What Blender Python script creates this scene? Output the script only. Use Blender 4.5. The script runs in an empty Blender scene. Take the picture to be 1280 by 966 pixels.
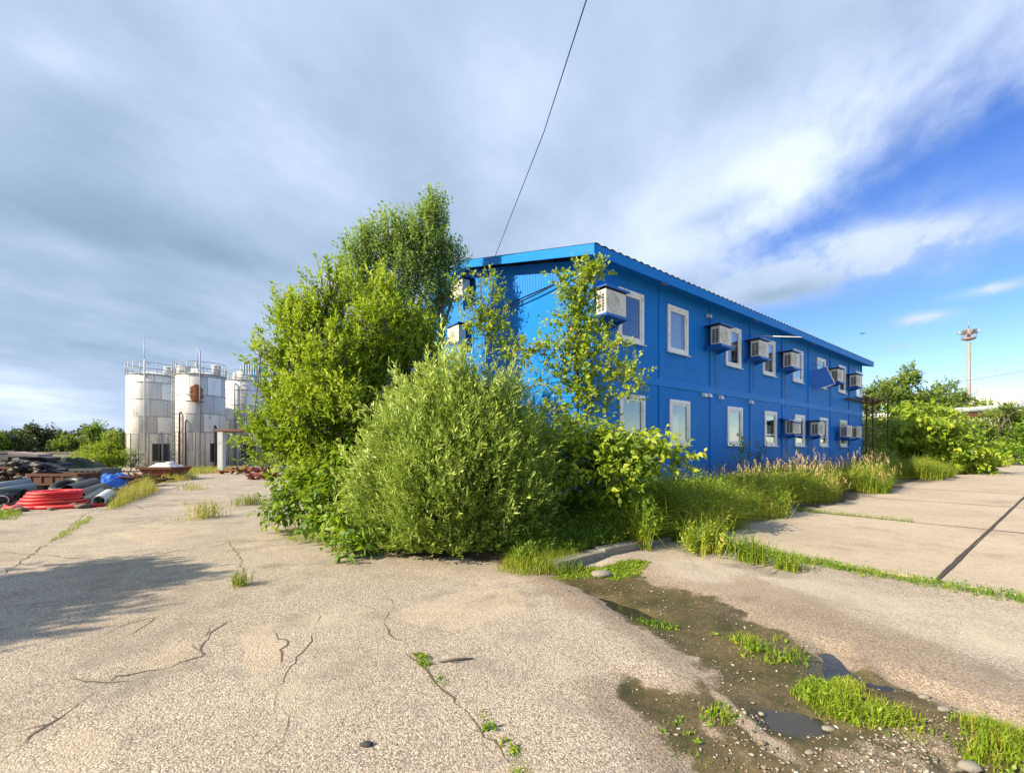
import bpy, math
import numpy as np
from mathutils import Vector, Matrix
R = math.radians
rng = np.random.default_rng(7)
S = bpy.context.scene
COL = S.collection

# ------------------------------------------------------------------ camera facts of the photograph
F, HY, EYE = 545.0, 560.5, 1.6
def W(px, py, Y):                       # photograph pixel at depth Y -> world point
    return np.array([(px - 640) / F * Y, Y, EYE + (HY - py) / F * Y])
def G(px, py):                          # photograph pixel on the ground -> (X, Y)
    Y = F * EYE / (py - HY)
    return np.array([(px - 640) / F * Y, Y])
# building frame: corner, facade direction, gable direction, facade outward normal
BC = np.array([2.0, 10.8]); BE = np.array([.791, .612]); BG = np.array([-.612, .791]); BN = -BG
BANG = math.atan2(.612, .791)
BAY = 2.85
SUN_AZ_DIR = np.array([-.90, -.435]); SUN_EL = R(31)
SUNWARD = np.array([-.81, -.39, .44])      # leaves turn towards the light
def B(u, n, z=0.0):                     # along facade, outward from facade
    p = BC + BE * u + BN * n
    return np.array([p[0], p[1], z])

# ------------------------------------------------------------------ scene helpers
def tag(o, label=None, cat=None, group=None, kind=None):
    for k, v in (('label', label), ('category', cat), ('group', group), ('kind', kind)):
        if v: o[k] = v
    return o
def thing(name, label, cat, loc=(0, 0, 0), rz=0, group=None):
    o = bpy.data.objects.new(name, None); COL.objects.link(o)
    o.location = loc; o.rotation_euler = (0, 0, rz); o.empty_display_size = .2
    return tag(o, label, cat, group)
def link(name, me, mat=None, parent=None):
    o = bpy.data.objects.new(name, me); COL.objects.link(o)
    if mat is not None:
        for m in (mat if isinstance(mat, (list, tuple)) else [mat]): me.materials.append(m)
    if parent is not None: o.parent = parent
    return o
def np_mesh(name, V, Fq, tint=None, smooth=False, matidx=None, attrs=None):
    """V (n,3); Fq (m,k) faces with k corners each"""
    me = bpy.data.meshes.new(name)
    V = np.ascontiguousarray(V, np.float32); Fq = np.ascontiguousarray(Fq, np.int32)
    m, k = Fq.shape
    me.vertices.add(len(V)); me.vertices.foreach_set('co', V.ravel())
    me.loops.add(m * k); me.loops.foreach_set('vertex_index', Fq.ravel())
    me.polygons.add(m); me.polygons.foreach_set('loop_start', np.arange(0, m * k, k, dtype=np.int32))
    if smooth: me.polygons.foreach_set('use_smooth', np.ones(m, bool))
    if matidx is not None: me.polygons.foreach_set('material_index', np.asarray(matidx, np.int32))
    me.update(calc_edges=True)
    for nm, a in list((attrs or {}).items()) + ([('tint', tint)] if tint is not None else []):
        at = me.attributes.new(nm, 'FLOAT', 'POINT'); at.data.foreach_set('value', np.asarray(a, np.float32))
    return me

class MB:
    def __init__(s): s.v = []; s.f = []; s.sm = []
    def add(s, vs, fs, sm=False):
        o = len(s.v); s.v += [tuple(map(float, p)) for p in vs]
        s.f += [tuple(i + o for i in f) for f in fs]; s.sm += [sm] * len(fs); return s
    def box(s, x0, x1, y0, y1, z0, z1, M=None, bev=0.0):
        c = [(x, y, z) for z in (z0, z1) for y in (y0, y1) for x in (x0, x1)]
        if M is not None: c = [tuple(M @ Vector(p)) for p in c]
        return s.add(c, [(0, 2, 3, 1), (4, 5, 7, 6), (0, 1, 5, 4), (2, 6, 7, 3), (0, 4, 6, 2), (1, 3, 7, 5)])
    def tube(s, pts, r, n=8, cap=True):
        pts = [Vector(p) for p in pts]; m = len(pts)
        rr = r if isinstance(r, (list, tuple, np.ndarray)) else [r] * m
        vs = []; fs = []; up = Vector((0.13, 0.07, 1)).normalized(); prev = None
        for i, p in enumerate(pts):
            d = (pts[min(i + 1, m - 1)] - pts[max(i - 1, 0)]).normalized()
            a = d.cross(up if prev is None else prev.cross(d))
            if a.length < 1e-4: a = d.cross(Vector((1, 0.01, 0)))
            a.normalize(); b = d.cross(a).normalized(); prev = a
            for k in range(n):
                t = 2 * math.pi * k / n
                vs.append(p + (a * math.cos(t) + b * math.sin(t)) * rr[i])
        for i in range(m - 1):
            for k in range(n):
                fs.append((i * n + k, i * n + (k + 1) % n, (i + 1) * n + (k + 1) % n, (i + 1) * n + k))
        s.add(vs, fs, True)
        if cap:
            o = len(s.v) - len(vs)
            s.f.append(tuple(o + k for k in range(n))[::-1]); s.f.append(tuple(o + (m - 1) * n + k for k in range(n))); s.sm += [False, False]
        return s
    def lathe(s, prof, n=24, c=(0, 0, 0), caps=True, a0=0):
        vs = []; fs = []
        for r, z in prof:
            for k in range(n):
                t = 2 * math.pi * k / n + a0
                vs.append((c[0] + r * math.cos(t), c[1] + r * math.sin(t), c[2] + z))
        for i in range(len(prof) - 1):
            for k in range(n):
                fs.append((i * n + k, i * n + (k + 1) % n, (i + 1) * n + (k + 1) % n, (i + 1) * n + k))
        s.add(vs, fs, True)
        if caps:
            o = len(s.v) - len(vs); m = len(prof)
            s.f.append(tuple(o + k for k in range(n))[::-1]); s.f.append(tuple(o + (m - 1) * n + k for k in range(n))); s.sm += [False, False]
        return s
    def torus(s, c, R0, r, n=40, k=8, M=None):
        vs = []; fs = []
        for i in range(n):
            a = 2 * math.pi * i / n
            for j in range(k):
                b = 2 * math.pi * j / k
                p = Vector(((R0 + r * math.cos(b)) * math.cos(a), (R0 + r * math.cos(b)) * math.sin(a), r * math.sin(b)))
                if M is not None: p = M @ p
                vs.append(p + Vector(c))
        for i in range(n):
            for j in range(k):
                fs.append((i * k + j, ((i + 1) % n) * k + j, ((i + 1) % n) * k + (j + 1) % k, i * k + (j + 1) % k))
        return s.add(vs, fs, True)
    def ico(s, c, r, sub=1, rough=.0, sc=(1, 1, 1)):
        import bmesh
        bm = bmesh.new(); bmesh.ops.create_icosphere(bm, subdivisions=sub, radius=1)
        vs = []
        for v in bm.verts:
            q = 1 + rough * (rng.random() - .5) * 2
            vs.append((c[0] + v.co.x * r * sc[0] * q, c[1] + v.co.y * r * sc[1] * q, c[2] + v.co.z * r * sc[2] * q))
        bm.verts.index_update(); fs = [tuple(v.index for v in f.verts) for f in bm.faces]; bm.free()
        return s.add(vs, fs, sub > 1)
    def mesh(s, name):
        me = bpy.data.meshes.new(name); me.from_pydata(s.v, [], s.f); me.polygons.foreach_set('use_smooth', s.sm); me.update()
        return me
    def build(s, name, mat, parent=None): return link(name, s.mesh(name), mat, parent)

# ------------------------------------------------------------------ value noise in numpy
def vnoise(x, y, seed=0):
    x = np.asarray(x, float); y = np.asarray(y, float)
    xi = np.floor(x).astype(np.int64); yi = np.floor(y).astype(np.int64); fx = x - xi; fy = y - yi
    fx = fx * fx * (3 - 2 * fx); fy = fy * fy * (3 - 2 * fy)
    def h(a, b):
        n = (a * 374761393 + b * 668265263 + seed * 982451653) & 0x7fffffff
        n = ((n ^ (n >> 13)) * 1274126177) & 0x7fffffff
        return ((n ^ (n >> 16)) & 0xffff) / 65535.0
    return (h(xi, yi) * (1 - fx) + h(xi + 1, yi) * fx) * (1 - fy) + (h(xi, yi + 1) * (1 - fx) + h(xi + 1, yi + 1) * fx) * fy
def fbm(x, y, o=4, seed=0):
    t = 0; a = .5; n = 0
    for i in range(o):
        t = t + a * vnoise(x * 2 ** i + 17.3 * i, y * 2 ** i - 9.1 * i, seed + i); n += a; a *= .5
    return t / n
def smooth(a, b, x):
    t = np.clip((x - a) / (b - a), 0, 1); return t * t * (3 - 2 * t)
def poly_sd(x, y, P):                   # signed distance (negative inside)
    P = np.asarray(P, float); d = np.full(np.shape(x), 1e9); ins = np.zeros(np.shape(x), bool)
    for i in range(len(P)):
        a = P[i]; b = P[(i + 1) % len(P)]; e = b - a
        t = np.clip(((x - a[0]) * e[0] + (y - a[1]) * e[1]) / (e @ e + 1e-12), 0, 1)
        d = np.minimum(d, np.hypot(x - a[0] - t * e[0], y - a[1] - t * e[1]))
        c = ((a[1] > y) != (b[1] > y)) & (x < (b[0] - a[0]) * (y - a[1]) / (b[1] - a[1] + 1e-12) + a[0])
        ins ^= c
    return np.where(ins, -d, d)
def GP(pts): return np.array([G(*p) for p in pts])

# ------------------------------------------------------------------ materials
class NT:
    def __init__(s, m): s.t = m.node_tree; s.n = s.t.nodes; s.l = s.t.links
    def N(s, typ, **kw):
        n = s.n.new(typ)
        for k, v in kw.items():
            if k.startswith('_'): setattr(n, k[1:], v)
        for k, v in kw.items():
            if not k.startswith('_'):
                key = int(k[1:]) if k[0] == 'i' and k[1:].isdigit() else k.replace('__', ' ')
                s.set(n.inputs[key], v)
        return n
    def set(s, inp, v):
        if hasattr(v, 'is_output'): s.l.new(v, inp)
        elif isinstance(v, bpy.types.Node): s.l.new(v.outputs[0], inp)
        else:
            if isinstance(v, tuple) and len(v) == 3 and inp.type == 'RGBA': v = v + (1,)
            inp.default_value = v
    def math(s, op, a, b=0.0, c=0.0, clamp=False):
        n = s.n.new('ShaderNodeMath'); n.operation = op; n.use_clamp = clamp
        s.set(n.inputs[0], a); s.set(n.inputs[1], b); s.set(n.inputs[2], c); return n.outputs[0]
    def mix(s, f, a, b, mode='MIX'):
        n = s.n.new('ShaderNodeMix'); n.data_type = 'RGBA'; n.blend_type = mode
        s.set(n.inputs[0], f); s.set(n.inputs[6], a); s.set(n.inputs[7], b); return n.outputs[2]
    def ramp(s, f, stops, interp='LINEAR'):
        n = s.n.new('ShaderNodeValToRGB'); n.color_ramp.interpolation = interp
        el = n.color_ramp.elements
        while len(el) < len(stops): el.new(.5)
        for e, (p, c) in zip(el, stops):
            e.position = p; e.color = (c if isinstance(c, tuple) else (c, c, c)) + (1,)
        s.set(n.inputs[0], f); return n.outputs[0]
    def ss(s, lo, hi, x):
        n = s.n.new('ShaderNodeMapRange'); n.interpolation_type = 'SMOOTHSTEP'
        s.set(n.inputs[0], x); s.set(n.inputs[1], lo); s.set(n.inputs[2], hi); return n.outputs[0]
    def noise(s, scale, vec=None, detail=4, rough=.55):
        n = s.N('ShaderNodeTexNoise', Scale=scale, Detail=detail, Roughness=rough)
        if vec is not None: s.set(n.inputs['Vector'], vec)
        return n.outputs[0]
    def obj(s): return s.n.new('ShaderNodeTexCoord').outputs['Object']
def new_mat(name):
    m = bpy.data.materials.new(name); m.use_nodes = True
    return m, NT(m), m.node_tree.nodes['Principled BSDF']
def paint(name, c, rough=.5, var=.12, scale=3.0, metal=0.0, bump=.02, bscale=60, dirt=None, dirt_amt=.4, dscale=1.2, spec=.5):
    m, t, b = new_mat(name); co = t.obj()
    n1 = t.noise(scale, co, 5)
    k = t.math('MULTIPLY_ADD', n1, 2 * var, 1 - var)
    col = t.mix(1.0, c, k, 'MULTIPLY')
    if dirt:
        n2 = t.noise(dscale, co, 7, .65)
        col = t.mix(t.math('MULTIPLY', t.ss(.5, .68, n2), dirt_amt), col, dirt)
    t.set(b.inputs['Base Color'], col); b.inputs['Metallic'].default_value = metal; b.inputs['Specular IOR Level'].default_value = spec
    t.set(b.inputs['Roughness'], t.math('MULTIPLY_ADD', n1, .2, rough - .1))
    if bump:
        bp = t.N('ShaderNodeBump', Strength=bump * 10, Distance=.01); t.set(bp.inputs['Height'], t.noise(bscale, co, 3)); t.set(b.inputs['Normal'], bp)
    return m
def foliage(name, stops, trans=.35, rough=.5, tcol=(.38, .52, .02), hue_noise=.6):
    m, t, b = new_mat(name)
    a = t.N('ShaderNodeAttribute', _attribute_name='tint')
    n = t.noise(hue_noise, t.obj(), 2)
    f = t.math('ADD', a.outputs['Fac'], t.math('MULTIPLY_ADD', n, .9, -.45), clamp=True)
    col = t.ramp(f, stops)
    t.set(b.inputs['Base Color'], col); b.inputs['Roughness'].default_value = rough; b.inputs['Specular IOR Level'].default_value = .4
    tr = t.N('ShaderNodeBsdfTranslucent'); t.set(tr.inputs[0], t.mix(.6, col, tcol))
    mx = t.N('ShaderNodeMixShader', i0=trans); t.l.new(b.outputs[0], mx.inputs[1]); t.l.new(tr.outputs[0], mx.inputs[2])
    t.l.new(mx.outputs[0], t.n['Material Output'].inputs['Surface'])
    return m

M = {}
BLUE = (.003, .165, .56)
def wall_paint(name, col):
    m, t, b = new_mat(name); co = t.obj()
    sp = t.N('ShaderNodeSeparateXYZ', i0=co)
    st = t.N('ShaderNodeMapping', Scale=(3, 3, .35)); t.set(st.inputs[0], co)
    streak = t.noise(2.2, st, 6, .6)
    k = t.math('MULTIPLY_ADD', t.noise(1.1, co, 5), .18, .91)
    c = t.mix(1.0, col, k, 'MULTIPLY')
    c = t.mix(t.math('MULTIPLY', t.ss(.56, .75, streak), .22), c, (.10, .20, .36))
    t.set(b.inputs['Base Color'], c); t.set(b.inputs['Roughness'], t.math('MULTIPLY_ADD', streak, .25, .42)); b.inputs['Specular IOR Level'].default_value = .18
    c = t.mix(t.math('MULTIPLY', t.math('MULTIPLY', t.ss(1.5, .5, sp.outputs[2]), t.ss(.35, .6, t.noise(1.6, co, 7, .7))), .6), c, (.09, .10, .10))
    fade = t.math('MULTIPLY', t.ss(.52, .66, t.noise(.7, co, 7, .65)), .22)
    c = t.mix(fade, c, (.07, .24, .56))
    t.set(b.inputs['Base Color'], c)
    seam = t.math('ABSOLUTE', t.math('SUBTRACT', t.math('FRACT', t.math('MULTIPLY_ADD', sp.outputs[2], 1 / .93, .12)), .5))
    g = t.ss(.0, .014, seam)
    wob = t.noise(.9, co, 2)
    h = t.math('ADD', t.math('MULTIPLY', g, .5), t.math('MULTIPLY', wob, .8))
    bp = t.N('ShaderNodeBump', Strength=.5, Distance=.012); t.set(bp.inputs['Height'], h); t.set(b.inputs['Normal'], bp)
    return m
M['wall'] = wall_paint('blue_wall_paint', BLUE)
M['trim'] = paint('blue_trim_paint', (.004, .185, .60), .5, .1, 2.0, spec=.2)
M['fascia'] = paint('blue_fascia_paint', (.004, .175, .58), .5, .08, 1.5, spec=.2, bump=.005)
M['bluedark'] = paint('blue_hood_paint', (.007, .115, .47), .5, .1, 4)
M['hoodunder'] = paint('dark_hood_under', (.02, .03, .06), .7, .2, 6)
M['roof'] = paint('galvanised_roof', (.55, .58, .60), .35, .1, 2, metal=.3)
M['pvc'] = paint('white_pvc', (.78, .77, .74), .4, .06, 4, dirt=(.35, .31, .26), dirt_amt=.45, dscale=5)
M['acwhite'] = paint('ac_casing', (.66, .63, .57), .5, .08, 5, dirt=(.30, .26, .2), dirt_amt=.5, dscale=4)
M['black'] = paint('black_plastic', (.012, .012, .014), .5, .2, 10)
M['acgrille'] = paint('ac_dark_coil', (.05, .05, .05), .6, .2, 20)
M['silo'] = None
M['rust'] = paint('rusted_steel', (.10, .036, .02), .85, .4, 5, bump=.05, bscale=40, dirt=(.06, .025, .015), dirt_amt=.8, dscale=2)
M['rustred'] = paint('rusty_red_paint', (.20, .05, .025), .7, .35, 3, bump=.04, bscale=30, dirt=(.08, .03, .02), dirt_amt=.7, dscale=3)
M['steel'] = paint('dull_steel', (.30, .31, .32), .5, .2, 4, metal=.4, dirt=(.18, .08, .04), dirt_amt=.6, dscale=4)
M['galv'] = paint('pale_mast_steel', (.27, .255, .25), .55, .15, 1.0, dirt=(.25, .17, .12), dirt_amt=.4, dscale=.6)
M['concrete_old'] = paint('old_concrete', (.23, .21, .18), .9, .25, 3, bump=.06, bscale=50, dirt=(.12, .11, .08), dirt_amt=.7, dscale=3)
M['red'] = paint('red_pipe_plastic', (.60, .014, .018), .55, .2, 3, bump=.0, dirt=(.30, .06, .04), dirt_amt=.7, dscale=2.5)
M['tarp'] = paint('blue_tarp', (.015, .12, .50), .4, .35, 5, bump=.08, bscale=18)
M['pipeblack'] = paint('black_pipe', (.018, .02, .022), .45, .3, 4)
M['pipegrey'] = paint('grey_pipe', (.22, .25, .26), .45, .25, 4)
M['pipepale'] = paint('pale_pipe', (.50, .53, .53), .4, .15, 4, dirt=(.2, .18, .15), dirt_amt=.5)
M['timber'] = paint('dark_timber', (.035, .034, .038), .8, .5, 4, bump=.06, bscale=30, dirt=(.12, .10, .085), dirt_amt=.8, dscale=2)
M['board'] = paint('grey_board', (.13, .125, .125), .8, .3, 4, bump=.04)
M['pinkboard'] = paint('pale_board', (.30, .24, .22), .8, .2, 3)
M['ribdark'] = paint('dirty_rib', (.2, .19, .18), .8, .4, 3)
M['chalk'] = paint('white_heap', (.62, .59, .54), .95, .1, .3, bump=.05, bscale=4)
M['bark'] = paint('bark', (.13, .11, .085), .9, .4, 8, bump=.08, bscale=60)
M['stem'] = paint('green_stem', (.16, .14, .05), .7, .3, 10)
M['redwhite'] = paint('faded_red_steel', (.30, .2, .2), .6, .2, 2)
M['curtain'] = paint('white_curtain', (.7, .69, .66), .9, .1, 6)
M['pale_sheet'] = paint('pale_pane_sheet', (.62, .66, .70), .8, .08, 3)  # pale tone imitates sky reflected in the upper panes
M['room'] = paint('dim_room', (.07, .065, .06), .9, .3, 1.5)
M['bird'] = paint('bird_feathers', (.03, .03, .035), .8, .2, 20)
M['lampglass'] = paint('lamp_glass', (.35, .38, .42), .15, .1, 10)

def glass_mat():
    m, t, b = new_mat('window_glass'); t.n.remove(b)
    fr = t.N('ShaderNodeFresnel', IOR=1.6)
    gl = t.N('ShaderNodeBsdfGlossy', Color=(.95, .97, 1.0), Roughness=.015)
    bp = t.N('ShaderNodeBump', Strength=.06, Distance=.02); t.set(bp.inputs['Height'], t.noise(2.2, t.obj(), 1)); t.set(gl.inputs['Normal'], bp)
    tr = t.N('ShaderNodeBsdfTransparent', Color=(.72, .76, .76))
    mx = t.N('ShaderNodeMixShader'); t.set(mx.inputs[0], t.math('MULTIPLY_ADD', fr.outputs[0], 1.3, .12, clamp=True))
    t.l.new(tr.outputs[0], mx.inputs[1]); t.l.new(gl.outputs[0], mx.inputs[2])
    t.l.new(mx.outputs[0], t.n['Material Output'].inputs['Surface']); return m
M['glass'] = glass_mat()

def silo_mat():
    m, t, b = new_mat('silver_silo_plates'); co = t.obj(); sp = t.N('ShaderNodeSeparateXYZ', i0=co)
    ang = t.math('DIVIDE', t.math('ARCTAN2', sp.outputs[1], sp.outputs[0]), 2 * math.pi)
    band = t.math('FLOOR', t.math('DIVIDE', sp.outputs[2], 1.42)); ang = t.math('ADD', ang, t.math('MULTIPLY', band, .043))
    cv = t.N('ShaderNodeCombineXYZ', X=t.math('FLOOR', t.math('MULTIPLY', ang, 9.0)), Y=t.math('FLOOR', t.math('DIVIDE', sp.outputs[2], 1.42)), Z=0.0)
    wn = t.N('ShaderNodeTexWhiteNoise', _noise_dimensions='3D'); t.set(wn.inputs[0], cv)
    st = t.N('ShaderNodeMapping', Scale=(2, 2, .3)); t.set(st.inputs[0], co)
    streak = t.noise(1.7, st, 7, .7)
    c = t.ramp(wn.outputs[0], [(0, (.42, .43, .44)), (.35, (.56, .56, .56)), (.65, (.68, .67, .65)), (1, (.78, .77, .75))])
    c = t.mix(t.math('MULTIPLY', t.ss(.50, .70, streak), .55), c, (.33, .31, .29))
    c = t.mix(t.math('MULTIPLY', t.ss(.60, .70, t.noise(2.4, co, 8, .72)), .85), c, (.17, .08, .045))
    zz = t.math('ABSOLUTE', t.math('SUBTRACT', t.math('FRACT', t.math('DIVIDE', sp.outputs[2], 1.42)), .5))
    seam = t.math('SUBTRACT', 1.0, t.math('MULTIPLY', t.ss(.478, .49, zz), t.math('GREATER_THAN', sp.outputs[2], 2.2)))
    aa = t.math('ABSOLUTE', t.math('SUBTRACT', t.math('FRACT', t.math('MULTIPLY', ang, 9.0)), .5))
    seam2 = t.math('SUBTRACT', 1.0, t.ss(.484, .494, aa))
    c = t.mix(t.math('SUBTRACT', 1.0, t.math('MULTIPLY', seam, seam2)), c, (.13, .10, .085))
    t.set(b.inputs['Base Color'], c); b.inputs['Metallic'].default_value = .1; b.inputs['Roughness'].default_value = .5
    bp = t.N('ShaderNodeBump', Strength=.4, Distance=.03); t.set(bp.inputs['Height'], t.noise(1.2, co, 3)); t.set(b.inputs['Normal'], bp)
    return m
M['silo'] = silo_mat()

def ground_mat():
    m, t, b = new_mat('ground_surface'); co = t.obj()
    A = lambda n: t.N('ShaderNodeAttribute', _attribute_name=n).outputs['Fac']
    mud, damp, soil, moss, pale, sand = A('mud'), A('damp'), A('soil'), A('moss'), A('pale'), A('sand')
    big = t.noise(.35, co, 5, .6); mid = t.noise(2.1, co, 6, .65); fine = t.noise(28, co, 5, .7)
    v1 = t.N('ShaderNodeTexVoronoi', Scale=100.0, Randomness=1.0); t.set(v1.inputs['Vector'], co)
    v2 = t.N('ShaderNodeTexVoronoi', Scale=175.0); t.set(v2.inputs['Vector'], co)
    sc1 = t.N('ShaderNodeSeparateColor'); t.l.new(v1.outputs['Color'], sc1.inputs[0])
    sc2 = t.N('ShaderNodeSeparateColor'); t.l.new(v2.outputs['Color'], sc2.inputs[0])
    stone = t.ramp(sc1.outputs[0], [(0, (.05, .042, .038)), (.14, (.16, .13, .11)), (.3, (.36, .30, .235)), (.55, (.50, .42, .325)), (.75, (.56, .45, .355)), (.9, (.66, .58, .47)), (1, (.80, .73, .63))])
    stone2 = t.ramp(sc2.outputs[0], [(0, (.20, .16, .14)), (.5, (.45, .37, .28)), (1, (.66, .58, .48))])
    agg = t.mix(.30, stone, stone2)
    mortar = t.ss(.0, .45, v1.outputs['Distance'])
    agg = t.mix(t.math('MULTIPLY', t.ss(.35, .62, v1.outputs['Distance']), .55), agg, (.20, .165, .13))
    worn = t.ss(.52, .66, t.noise(.9, co, 6, .62))
    agg = t.mix(t.math('MULTIPLY', worn, .6), agg, (.47, .40, .30))
    agg = t.mix(t.math('MULTIPLY', t.ss(.48, .70, mid), .6), agg, (.23, .20, .165))
    agg = t.mix(1.0, agg, t.math('MULTIPLY_ADD', big, .60, .70), 'MULTIPLY')
    agg = t.mix(t.math('MULTIPLY', t.ss(.5, .72, t.noise(.6, t.N('ShaderNodeMapping', Location=(9, 3, 0), Vector=co), 7, .68)), .55), agg, (.20, .15, .11))
    agg = t.mix(pale, agg, t.mix(.22, agg, (.60, .52, .42)))
    sm = t.ss(.38, .6, t.math('ADD', sand, t.math('MULTIPLY', t.math('SUBTRACT', t.noise(7, co, 7, .7), .5), .9)))
    agg = t.mix(t.math('MULTIPLY', sm, .5), agg, t.mix(.4, (.52, .42, .29), agg))
    tar = t.math('MULTIPLY', t.ss(.56, .70, t.noise(.75, t.N('ShaderNodeMapping', Location=(31, 7, 0), Vector=co), 8, .62)), .55)
    agg = t.mix(tar, agg, (.13, .11, .095))
    damp_e = t.math('MULTIPLY', t.ss(.25, .75, t.math('ADD', damp, t.math('MULTIPLY', t.math('SUBTRACT', t.noise(3.2, co, 8, .7), .5), 1.2))), .55, clamp=True)
    agg = t.mix(damp_e, agg, t.mix(.38, (.15, .085, .042), agg))
    mudc = t.ramp(t.math('MULTIPLY_ADD', mid, .7, t.math('MULTIPLY', fine, .45)), [(.32, (.020, .024, .006)), (.47, (.045, .045, .013)), (.60, (.095, .072, .032)), (.82, (.20, .145, .08))])
    em = t.math('ADD', mud, t.math('ADD', t.math('MULTIPLY', t.math('SUBTRACT', t.noise(4.5, co, 8, .75), .5), 1.9), t.math('MULTIPLY', t.math('SUBTRACT', fine, .5), .35)))
    emask = t.ss(.34, .70, em)
    # pebbles standing out of the mud
    peb = t.math('MULTIPLY', t.math('GREATER_THAN', sc1.outputs[1], .955), t.math('LESS_THAN', v1.outputs['Distance'], .42))
    mudc = t.mix(t.math('MULTIPLY', peb, t.ss(.45, .62, t.noise(2.5, co, 4))), mudc, (.38, .33, .26))
    col = t.mix(emask, agg, mudc)
    soilc = t.ramp(mid, [(.3, (.04, .032, .018)), (.7, (.11, .08, .05))])
    col = t.mix(t.ss(.35, .65, t.math('ADD', soil, t.math('MULTIPLY_ADD', fine, .5, -.25))), col, soilc)
    mm = t.ss(.4, .62, t.math('ADD', moss, t.math('MULTIPLY_ADD', t.noise(9, co, 5, .7), .9, -.45)))
    col = t.mix(mm, col, t.ramp(fine, [(.3, (.07, .11, .008)), (.7, (.22, .24, .015))]))
    t.set(b.inputs['Base Color'], col)
    wet = t.math('MULTIPLY', emask, t.ss(.40, .60, t.noise(1.7, co, 4)))
    t.set(b.inputs['Roughness'], t.math('MULTIPLY_ADD', wet, -.5, .92))
    b.inputs['Specular IOR Level'].default_value = .35
    h1 = t.math('MULTIPLY', t.math('SUBTRACT', 1.0, v1.outputs['Distance']), .6)
    hs = t.math('MULTIPLY', t.math('ADD', h1, t.math('MULTIPLY', fine, .9)), t.math('MULTIPLY_ADD', emask, -.45, 1.0))
    h = t.math('ADD', hs, t.math('MULTIPLY', mid, 1.2))
    bp = t.N('ShaderNodeBump', Strength=.75, Distance=.009); t.set(bp.inputs['Height'], h); t.set(b.inputs['Normal'], bp)
    return m
M['ground'] = ground_mat()

def slab_mat():
    m, t, b = new_mat('pavement_concrete'); co = t.obj()
    big = t.noise(.45, co, 6, .6); mid = t.noise(3, co, 6, .7); fine = t.noise(60, co, 4, .7)
    v1 = t.N('ShaderNodeTexVoronoi', Scale=75.0); t.set(v1.inputs['Vector'], co)
    sc1 = t.N('ShaderNodeSeparateColor'); t.l.new(v1.outputs['Color'], sc1.inputs[0])
    c = t.ramp(big, [(.3, (.36, .285, .205)), (.5, (.45, .36, .26)), (.7, (.50, .41, .31))])
    c = t.mix(t.math('MULTIPLY', t.ss(.48, .68, mid), .5), c, (.27, .215, .155))
    c = t.mix(.35, c, t.ramp(sc1.outputs[0], [(0, (.22, .19, .16)), (.6, (.42, .36, .28)), (1, (.58, .54, .46))]))
    c = t.mix(t.math('MULTIPLY', t.ss(.54, .72, t.noise(.8, co, 8, .7)), .7), c, (.24, .19, .135))
    t.set(b.inputs['Base Color'], c); b.inputs['Roughness'].default_value = .9; b.inputs['Specular IOR Level'].default_value = .3
    bp = t.N('ShaderNodeBump', Strength=.5, Distance=.006); t.set(bp.inputs['Height'], t.math('ADD', fine, mid)); t.set(b.inputs['Normal'], bp)
    return m
M['slab'] = slab_mat()
def water_mat():
    m, t, b = new_mat('puddle_water')
    b.inputs['Base Color'].default_value = (.035, .032, .022, 1); b.inputs['Roughness'].default_value = .04; b.inputs['IOR'].default_value = 1.33
    bp = t.N('ShaderNodeBump', Strength=.05, Distance=.01); t.set(bp.inputs['Height'], t.noise(14, t.obj(), 2)); t.set(b.inputs['Normal'], bp)
    return m
M['water'] = water_mat()
M['crack'] = paint('crack_dirt', (.11, .088, .062), .95, .5, 9)
M['jointfill'] = paint('joint_dirt', (.05, .04, .028), .95, .4, 6)
M['gravel'] = None
def gravel_mat():
    m, t, b = new_mat('loose_stones')
    a = t.N('ShaderNodeAttribute', _attribute_name='tint')
    c = t.ramp(a.outputs['Fac'], [(0, (.10, .08, .06)), (.4, (.22, .175, .13)), (.8, (.33, .28, .22)), (1, (.50, .45, .38))])
    t.set(b.inputs['Base Color'], c); b.inputs['Roughness'].default_value = .85; return m
M['gravel'] = gravel_mat()

def scrap_mat():
    m, t, b = new_mat('dark_scrap'); a = t.N('ShaderNodeAttribute', _attribute_name='tint')
    t.set(b.inputs['Base Color'], t.ramp(a.outputs['Fac'], [(0, (.012, .013, .016)), (.15, (.035, .036, .042)), (.3, (.06, .035, .025)), (.5, (.16, .15, .15))])); b.inputs['Roughness'].default_value = .6; return m
M['darkscrap'] = scrap_mat()
L_ = lambda *s: list(s)
M['willow'] = foliage('willow_leaves', L_((0, (.06, .12, .010)), (.40, (.22, .33, .018)), (1, (.48, .54, .04))), .44)
M['poplar'] = foliage('grey_green_leaves', L_((0, (.07, .12, .025)), (.40, (.20, .31, .06)), (1, (.42, .52, .13))), .44, tcol=(.26, .42, .07))
M['osier'] = foliage('osier_leaves', L_((0, (.04, .075, .012)), (.42, (.215, .33, .035)), (1, (.58, .66, .17))), .32, tcol=(.32, .44, .05), rough=.45)
M['sapling'] = foliage('sapling_leaves', L_((0, (.10, .19, .015)), (.5, (.27, .38, .025)), (.95, (.48, .54, .04)), (1, (.5, .42, .04))), .44, tcol=(.34, .46, .02))
M['knot'] = foliage('broad_leaves', L_((0, (.06, .12, .012)), (.45, (.24, .34, .025)), (1, (.50, .52, .05))), .42)
M['herb'] = foliage('bright_herb_leaves', L_((0, (.05, .13, .012)), (.5, (.16, .28, .018)), (1, (.36, .44, .03))), .42)
M['lime'] = foliage('lime_leaves', L_((0, (.08, .16, .012)), (.5, (.22, .33, .02)), (1, (.40, .48, .035))), .42, tcol=(.4, .48, .03))
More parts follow.
